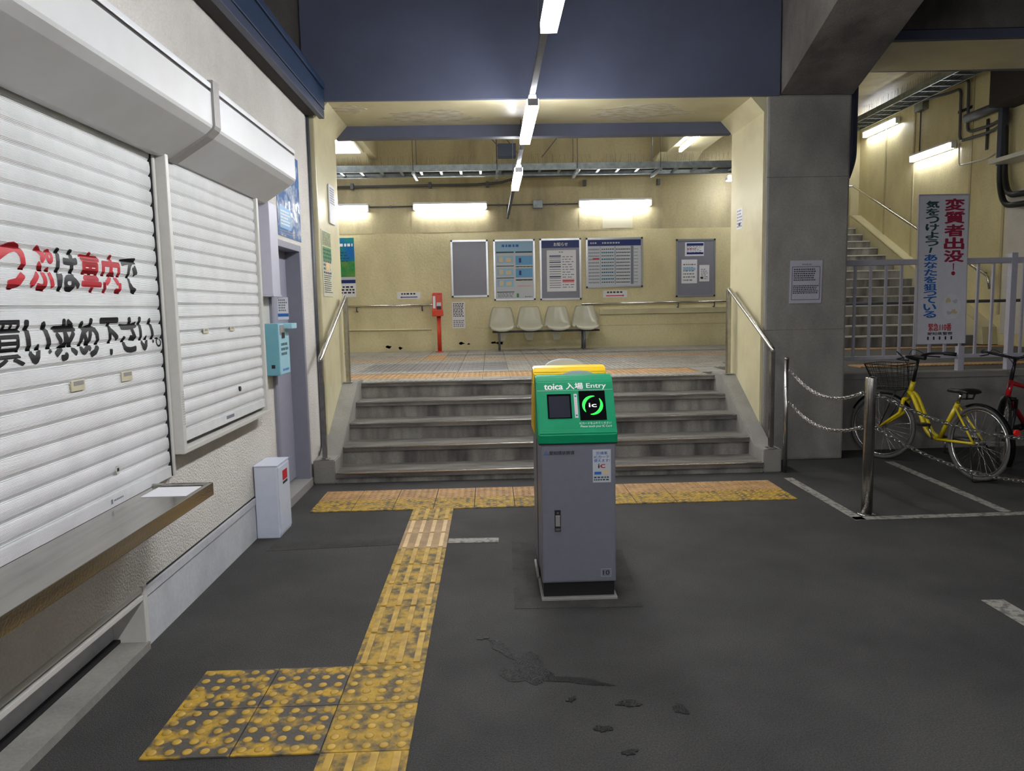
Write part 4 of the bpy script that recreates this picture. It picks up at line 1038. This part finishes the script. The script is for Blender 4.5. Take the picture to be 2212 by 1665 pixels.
# orange dispenser on a post
t = thing('certificate_dispenser', 'orange red dispenser box on a slim post', 'dispenser', (-.89, 12.72, PZ))
obj('post', T([(-.885, 12.72, PZ), (-.885, 12.72, 1.36)], .036, 14), 'orange', t); obj('foot', lathe(NB(), [(.07, 0), (.07, .01), (.04, .014)], (-.885, 12.72, PZ), 18), 'orange', t)
obj('tray', B((-.99, 12.60, 1.335), (-.81, 12.84, 1.44), .012), 'orange', t)
obj('case', prism(NB(), [(12.63, 1.42), (12.66, 1.73), (12.82, 1.74), (12.84, 1.42)], 'x', -.985, -.822, .01), 'orange', t)
pd = Plane((-.985, 12.628, 1.42), (1, 0, 0), (0, .096, 1))
pprint(pd, [(.012, .05, .055, .26)], 'paper', t, d=.004); pprint(pd, [(.075, .09, .15, .15)], 'palegrey', t, d=.004); pprint(pd, [(.075, .03, .15, .085)], 'txtblack', t, d=.004); pprint(pd, dashes(.095, .28, .145, .30, 1, 1, .01, .02), 'txtblack', t, d=.004)
# bench of four seats
be = thing('seat_bench', 'row of four cream plastic seats on a steel frame', 'bench', (.92, 12.75, PZ))
def seat_bm(cx):
    prof = [(12.50, 1.055, .19), (12.505, 1.085, .205), (12.53, 1.10, .215), (12.62, 1.085, .222), (12.74, 1.07, .225), (12.83, 1.08, .227), (12.88, 1.12, .228), (12.905, 1.18, .226), (12.925, 1.26, .217), (12.945, 1.35, .197), (12.96, 1.42, .176), (12.968, 1.453, .162), (12.972, 1.468, .148)]
    bm = NB(); n = 12; g_ = []
    for (y, z, hw) in prof:
        r_ = []
        for i in range(n+1):
            s = -1+2*i/n; lift = .055*abs(s)**2.6
            back = max(0, min(1, (z-1.1)/.2))
            r_.append(bm.verts.new((cx+hw*s, y-lift*back*1.1, z+lift*(1-back)*.9)))
        g_.append(r_)
    for a, b in zip(g_, g_[1:]):
        for i in range(n): bm.faces.new((a[i], a[i+1], b[i+1], b[i])).smooth = True
    bmesh.ops.solidify(bm, geom=bm.faces[:], thickness=-.008)
    return bm
for k in range(4):
    cx = .197+.483*k; s_ = obj('seat', seat_bm(cx), 'seat', be)
    obj('skirt', prism(NB(), [(cx-.1, 1.03), (cx+.1, 1.03), (cx+.05, PZ+.16), (cx-.05, PZ+.16)], 'y', 12.98, 13.0), 'seat', s_)
obj('beam', B((.03, 12.62, 1.03), (1.87, 12.67, 1.06), .004), 'handle', be); obj('beam', B((.03, 12.84, 1.03), (1.87, 12.88, 1.06), .004), 'handle', be)
for x in (.145, 1.60):
    for y in (12.56, 12.88): obj('leg', T([(x, y, PZ), (x, y, 1.035)], .018, 10), 'galv_dark', be)
    obj('foot_bar', B((x-.02, 12.5, PZ), (x+.02, 12.95, PZ+.018), .004), 'galv_dark', be)
# cable ladder with bird spikes
tr_ = thing('cable_ladder', 'galvanised cable ladder crossing high in front of the back wall', 'cable ladder', (.4, 11.6, 3.5))
TY0, TY1, TZ = 11.3, 11.78, 3.50
for y in (TY0, TY1): obj('side_rail', B((-3.6, y-.012, TZ), (4.36, y+.012, TZ+.10), .003), 'galv', tr_)
rung = obj('rung', B((-3.42, TY0+.012, TZ+.02), (-3.38, TY1-.012, TZ+.04)), 'galv', tr_)
for k in range(1, 26): o = rung.copy(); link(o, tr_); o.location.x += .3*k
for x in (-3.5, -1.1, .15, 1.35, 2.6, 3.9):
    obj('trapeze', B((x-.02, TY0-.08, TZ-.04), (x+.02, TY1+.08, TZ)), 'galv', tr_)
    for y in (TY0-.05, TY1+.05): obj('hanger_rod', T([(x, y, TZ-.05), (x, y, 5.2)], .006, 6), 'galv_dark', tr_)
for k in range(5): obj('cable', T([(-3.6, TY0+.08+.07*k, TZ+.06), (0, TY0+.1+.07*k, TZ+.055), (4.3, TY0+.08+.07*k, TZ+.06)], .017, 7), 'black', tr_)
bm = NB()
for i in range(240):
    x = -3.55+i*.033; y = random.choice((TY0, TY1)); a = random.uniform(-.03, .03); tube(bm, [(x, y, TZ+.10), (x+a, y+random.uniform(-.03, .03), TZ+.10+random.uniform(.10, .14))], .0016, 3, cap=False)
o = obj('bird_spikes', bm, 'galv_dark', tr_); o['kind'] = 'stuff'
br_ = thing('brace_wires', 'thin diagonal brace rods above the cable ladder', 'brace rods', (.4, 12.3, 4.4))
for a, b in (((-.7, 12.4, 5.1), (.35, 12.4, 3.9)), ((-.4, 12.5, 5.1), (.55, 12.5, 3.95)), ((1.9, 12.4, 5.1), (.9, 12.4, 3.9))): obj('rod', T([a, b], .008, 6), 'galv_dark', br_)
tag(obj('speaker_box', B((.16, 10.85, 3.62), (.42, 11.05, 3.80), .006), 'navyl'), 'dark blue box hanging above the cable ladder', 'box')
wp = thing('wall_pipe', 'dark pipe with brackets running along the top of the back wall', 'pipe', (-.6, BY-.05, 3.58))
obj('pipe', T([(-4.1, BY-.05, 3.585), (-.2, BY-.05, 3.60), (.25, BY-.06, 3.63), (.6, BY-.1, 3.72), (4.2, BY-.1, 3.74)], .022, 8), 'galv_dark', wp)
for x in (-2.35, -1.0, .0, 1.7, 3.0): obj('bracket', B((x-.025, BY-.08, 3.55), (x+.025, BY, 3.65)), 'galv_dark', wp)

# ================================================================== FAR RIGHT: RAIL, PIPES, TRAY
t = thing('stair_wall_rail', 'pale handrail along the far stair wall', 'handrail', (7.9, 14, PZ))
obj('rail', T(fillet([(7.92, 11.55, 1.6), (7.92, 11.6, 1.80), (7.92, 16.1, 3.92), (7.3, 16.15, 3.92)], .04), .022, 8), 'steel', t)
for y in (11.9, 13.4, 14.9): z = 1.80+(y-11.6)*.471; obj('bracket', T([(8.1, y, z-.08), (7.92, y, z-.02)], .012, 6), 'galv_dark', t)
t = thing('bike_slope_rail', 'dark pipe rail behind the fence before the far stairs', 'rail', (7, 10.4, PZ))
obj('rail', T([(4.4, 10.4, 1.42), (8.08, 10.4, 1.42)], .022, 8), 'galv_dark', t)
for x in (4.5, 6.3, 7.7): obj('post', T([(x, 10.4, PZ), (x, 10.4, 1.42)], .018, 8), 'galv_dark', t)
t = thing('cable_tray', 'cable tray full of dark cables climbing along the far stair wall', 'cable tray', (7.5, 12, 4.9))
for x in (7.25, 7.65): obj('side_rail', B((x-.012, 7.7, 4.92), (x+.012, 16, 5.02)), 'galv', t)
for k in range(28): obj('rung', B((7.26, 7.8+.3*k, 4.93), (7.64, 7.84+.3*k, 4.95)), 'galv', t)
for k in range(5): obj('cable', T([(7.31+.07*k, 7.7, 4.98), (7.3+.07*k, 12, 4.985), (7.31+.07*k, 16, 4.98)], .022, 6), 'black', t)
bm = NB()
for i in range(120): y = 9+i*.055; tube(bm, [(7.25, y, 5.0), (7.25+random.uniform(-.03, .03), y, 5.15)], .002, 3, cap=False)
o = obj('bird_spikes', bm, 'galv_dark', t); o['kind'] = 'stuff'
def pipe_run(label, pts, r, m='galv_dark', rad=.12):
    return tag(obj('wall_conduit', T(fillet(pts, rad), r, 8), m), label, 'conduit', 'conduits on the far stair wall')
pipe_run('left of the twin conduits bending down the far stair wall', [(7.7, 13.2, 4.95), (8.05, 12.95, 5.0), (8.05, 12.70, 5.0), (8.05, 12.68, 4.12), (8.05, 11.9, 4.10), (8.05, 11.6, 4.15)], .024)
pipe_run('right of the twin conduits bending down the far stair wall', [(7.7, 12.9, 5.02), (8.05, 12.75, 5.1), (8.05, 12.50, 5.1), (8.05, 12.48, 4.22), (8.05, 11.9, 4.2), (8.05, 11.55, 4.25)], .024)
pipe_run('thin pale conduit looping below the twin conduits', [(8.07, 12.72, 4.1), (8.07, 12.70, 3.72), (8.07, 12.0, 3.70), (8.07, 11.8, 3.74)], .012, 'rail_white', .06)
pipe_run('thick black hose curving into the corner of the far stair wall', [(8.0, 11.6, 4.2), (7.98, 11.45, 4.1), (7.98, 11.42, 3.3), (7.9, 11.2, 3.0), (7.8, 10.2, 2.95)], .045, 'black', .3)
pipe_run('second black hose beside the thick one in the corner', [(8.0, 11.58, 4.3), (7.95, 11.5, 4.2), (7.95, 11.48, 3.2), (7.88, 11.25, 2.85), (7.8, 10.2, 2.8)], .045, 'black', .3)
pipe_run('vertical conduit above the lower stair lamp', [(8.07, 13.9, 4.95), (8.07, 13.9, 4.2)], .012)
tag(obj('conduit_bracket', B((8.075, 11.99, 3.84), (8.084, 12.05, 4.33), .002), 'handle'), 'upright dark steel bracket behind the twin conduits', 'bracket')
tag(obj('conduit_bracket', B((8.075, 12.42, 4.60), (8.084, 12.80, 4.65), .002), 'handle'), 'level dark steel bracket behind the twin conduits', 'bracket')
tag(obj('junction_box', B((7.98, 13.7, 4.92), (8.1, 13.98, 5.15), .01), 'galv'), 'grey junction box above the lower stair lamp', 'junction box')
tag(obj('gutter_pipe', T([(7.98, 12.40, 4.43), (7.98, 11.56, 4.43)], .075, 14), 'galv_dark'), 'wide grey duct pipe on the far stair wall', 'duct')
t = thing('switch_cabinet', 'dark steel cabinet high at the right end of the stair wall', 'cabinet', (7.9, 10.9, 4.3))
obj('case', B((7.7, 10.2, 4.35), (8.1, 11.45, 5.18), .01), 'darksoffit', t); obj('post', B((7.9, 11.42, 3.5), (8.0, 11.52, 4.4), .006), 'navyl', t); obj('shelf', B((7.7, 10.2, 3.5), (8.1, 11.4, 3.56)), 'rail_white', t)
# pipe bend on the pillar's right flank
pipe_run('navy pipe bracket curving down the right side of the pillar', [(3.30, 6.9, 3.75), (3.34, 6.85, 3.6), (3.34, 6.85, 2.75), (3.29, 6.85, 2.6)], .05, 'navyl', .2)['group'] = 'pillar pipe'

# ================================================================== BICYCLES
def bicycle(label, rear, heading, paint, basket=True, steer=.0, curved=True, lean=.0):
    hx, hy = math.cos(heading), math.sin(heading)
    O = Vector((rear[0], rear[1], 0))
    def W(s, v, z):
        return O+Vector((hx*s-hy*(v+lean*z), hy*s+hx*(v+lean*z), z))
    t = thing('bicycle', label, 'bicycle', W(.45, 0, 0), 'bicycles parked by the fence')
    R, WB = .305, .985; lat = Vector((-hy, hx, 0)); fwd = Vector((hx, hy, 0))
    axl = (lat-Vector((0, 0, lean))).normalized()
    sa = heading+steer; fl_ = Vector((-math.sin(sa), math.cos(sa), 0)); ff = Vector((math.cos(sa), math.sin(sa), 0))
    axf = (fl_-Vector((0, 0, lean))).normalized()
    def wheel(c, ax, nm):
        ty = obj('tyre', torus(NB(), c, R-.016, .018, ax, 44, 8), 'tyre_grey', t)
        bm = torus(NB(), c, R-.04, .009, ax, 44, 6, .014); obj('rim', bm, 'steel', ty)
        bm = NB(); u = ax.cross(Vector((0, 0, 1))).normalized(); v = ax.cross(u)
        for i in range(32):
            a = 2*PI*i/32; d = u*math.cos(a)+v*math.sin(a); a2 = a+(.5 if i % 4 < 2 else -.5); e = u*math.cos(a2)+v*math.sin(a2)
            off = ax*(.028 if i % 2 else -.028)
            tube(bm, [c+e*.02+off, c+d*(R-.04)], .0014, 4, cap=False)
        obj('spokes', bm, 'steel', ty); obj('hub', tube(NB(), [c-ax*.05, c+ax*.05], .022, 12), 'steel', ty)
        return ty
    def Wf(s, v, z):
        # anything that turns with the handlebar
        return W(.72, 0, z)+ff*(s-.72)+fl_*v
    cr = W(0, 0, R); cf = Wf(WB, 0, R)
    wheel(cr, axl, 'rear'); wheel(cf, axf, 'front')
    def P(*a): return W(*a)
    # frame
    ht_b, ht_t = P(.775, 0, .60), P(.735, 0, .735)
    bb = P(.40, 0, .27); stt = P(.235, 0, .60)
    obj('head_tube', T([ht_b, ht_t], .022, 12), paint, t)
    if curved:
        for v in (-.022, .022):
            path = bez([P(.765, v*.6, .64), P(.70, v, .60), P(.60, v, .45), P(.52, v, .33), P(.45, v, .285), P(.40, v, .28)], 6)
            obj('down_tube', T(path, .019, 10), paint, t)
    else:
        obj('down_tube', T([ht_b, bb], .022, 10), paint, t); obj('top_tube', T([ht_t-Vector((0, 0, .02)), stt], .019, 10), paint, t)
    obj('seat_tube', T([bb, stt], .019, 10), paint, t)
    for v in (-.055, .055):
        obj('chain_stay', T([P(.40, v*.6, .27), P(0, v, R)], .011, 8), paint, t); obj('seat_stay', T([P(.24, v*.4, .57), P(0, v, R)], .009, 8), paint, t)
    # fork, follows the steering
    def Fp(dv, z, ds=0): 
        k = (.735-z)/(.735-.60)
        return Wf(.735+.04*k+ds, dv, z)
    fpaint = paint if curved else 'blackmetal'
    obj('fork_crown', T([Fp(-.05, .575), Fp(.05, .575)], .018, 8), fpaint, t)
    for v in (-.05, .05): obj('fork_blade', T([Fp(v, .575), Fp(v, .45, -.01), cf+fl_*v*1.05], .014, 8, rs=[.016, .015, .009]), fpaint, t)
    # saddle
    obj('seat_post', T([stt, P(.205, 0, .69)], .013, 10), 'steel', t)
    bm = NB(); rings = []
    for s, hw, z, th in ((.08, .075, .715, .03), (.10, .09, .725, .045), (.16, .088, .722, .05), (.22, .055, .715, .045), (.28, .032, .712, .04), (.33, .024, .71, .034), (.345, .012, .705, .02)):
        rings.append([bm.verts.new(P(s, hw*math.cos(a), z+th*.5*math.sin(a)-.01)) for a in [2*PI*i/14 for i in range(14)]])
    for a, b in zip(rings, rings[1:]):
        for i in range(14): bm.faces.new((a[i], a[(i+1) % 14], b[(i+1) % 14], b[i])).smooth = True
    bm.faces.new(rings[0]); bm.faces.new(rings[-1][::-1]); sd = obj('saddle', bm, 'saddle', t)
    for v in (-.04, .04): obj('spring', T([P(.11, v, .70), P(.12, v*.8, .65), P(.2, 0, .64)], .008, 6), 'blackmetal', sd)
    # stem and handlebar
    bc = W(.70, 0, .93)
    obj('stem', T([ht_t, bc], .014, 10), 'blackmetal', t)
    for sg in (-1, 1):
        q0 = bc; path = bez([bc, bc+fl_*.10*sg+ff*.03+Vector((0, 0, .025)), bc+fl_*.20*sg+ff*.0+Vector((0, 0, .045)), bc+fl_*.255*sg-ff*.10+Vector((0, 0, .05)), bc+fl_*.27*sg-ff*.16+Vector((0, 0, .045))], 6)
        hb_ = obj('handlebar', T(path, .0115, 10), 'blackmetal', t)
        obj('grip', T([path[-1]+(path[-7]-path[-1])*1.0, path[-1]+(path[-1]-path[-7])*.6], .017, 12), 'black', hb_)
        l0 = bc+fl_*.20*sg+ff*.02+Vector((0, 0, .03)); obj('brake_lever', T(bez([l0, l0+fl_*.05*sg+ff*.04-Vector((0, 0, .01)), l0+fl_*.08*sg-ff*.08-Vector((0, 0, .015))], 5), .006, 6), 'blackmetal', hb_)
        obj('brake_cable', T(bez([l0, l0+ff*.10+Vector((0, 0, .05))-fl_*.06*sg, bc+ff*.09-Vector((0, 0, .05)), W(.78, .0, .66)], 6), .003, 5), 'black', hb_)
    # mudguards
    def guard(c, ax, a0, a1, nm):
        bm = NB(); u = ax.cross(Vector((0, 0, 1))).normalized(); v = Vector((0, 0, 1)); 
        if u.dot(fwd) < 0: u = -u
        n = 22; rr = []
        for i in range(n+1):
            a = math.radians(a0+(a1-a0)*i/n); d = u*math.cos(a)+v*math.sin(a)
            rr.append([bm.verts.new(c+d*(R+.018-.012*abs(k)**2)+ax*.026*k) for k in (-1, -.5, 0, .5, 1)])
        for a, b in zip(rr, rr[1:]):
            for k in range(4): bm.faces.new((a[k], a[k+1], b[k+1], b[k])).smooth = True
        bmesh.ops.solidify(bm, geom=bm.faces[:], thickness=.0015)
        return obj('mudguard', bm, 'blackmetal', t)
    mg = guard(cr, axl, 60, 205, 'rear'); guard(cf, axf, 25, 150, 'front')
    obj('reflector', T([W(-.32, 0, .44), W(-.338, 0, .442)], .026, 14), 'reflector', mg)
    # crank, chain cover, pedals
    obj('chain_cover', prism(NB(), [(.0, .0), (1, 0), (1, 1), (0, 1)], 'z', 0, 1) if False else T([P(.47, -.06, .27), P(.02, -.06, R)], .03, 10), 'blackmetal', t)
    for sg, dz in ((-1, -.13), (1, .13)):
        ck = obj('crank', T([P(.40, .07*sg, .27), P(.43, .09*sg, .27+dz)], .009, 8), 'steel', t); obj('pedal', B(Vector(P(.43, .14*sg, .27+dz))-Vector((.04, .04, .012)), Vector(P(.43, .14*sg, .27+dz))+Vector((.04, .04, .012)), .004), 'black', ck)
    # kick stand: a wide U under the rear axle
    obj('kick_stand', T(fillet([P(.0, .075, R-.02), P(-.09, .13, .015), P(-.09, -.13, .015), P(.0, -.075, R-.02)], .03), .007, 8), 'blackmetal', t)
    if basket:
        bk = obj('basket', NB_wire(Wf, .80), 'blackmetal', t)
        obj('basket_stay', T([Wf(.83, .1, .66), cf+fl_*.055], .005, 6), 'blackmetal', t); obj('basket_stay', T([Wf(.83, -.1, .66), cf-fl_*.055], .005, 6), 'blackmetal', t)
    return t
def NB_wire(W, s0):
    """open wire basket, wider at the rim"""
    bm = NB(); z0, z1 = .66, .885
    def ring(f):
        z = z0+(z1-z0)*f; a = .125+.045*f; l0 = s0+.0; l1 = s0+.24+.10*f
        return [W(l0, -a, z), W(l1-.05, -a, z), W(l1, -a+.06, z+.0), W(l1, a-.06, z), W(l1-.05, a, z), W(l0, a, z)]
    def dens(r, n=5):
        out = []
        for i in range(len(r)):
            for k in range(n): out.append(r[i].lerp(r[(i+1) % len(r)], k/n))
        return out
    for f in (0, .18, .36, .54, .72, .88, 1.0):
        r = ring(f); tube(bm, r+[r[0]], .0045 if f in (0, 1.0) else .0022, 5, cap=False)
    lo, hi = dens(ring(0)), dens(ring(1))
    for a, b in zip(lo, hi): tube(bm, [a, b], .0022, 4, cap=False)
    r = ring(0)
    for k in range(1, 8): 
        f = k/8; tube(bm, [W(s0+.24*f, -.12, z0), W(s0+.24*f, .12, z0)], .0022, 4, cap=False)
    return bm
rx, ry = 3.90, 5.74; fx, fy = 3.70, 6.70
bicycle('yellow city bicycle with a black wire basket', (rx, ry), math.atan2(fy-ry, fx-rx), 'bikeyellow', True, .38, True, -.04)
bicycle('red bicycle at the right edge pointing towards the viewer', (5.25, 6.72), math.radians(207), 'bikered', False, .35, False, .03)
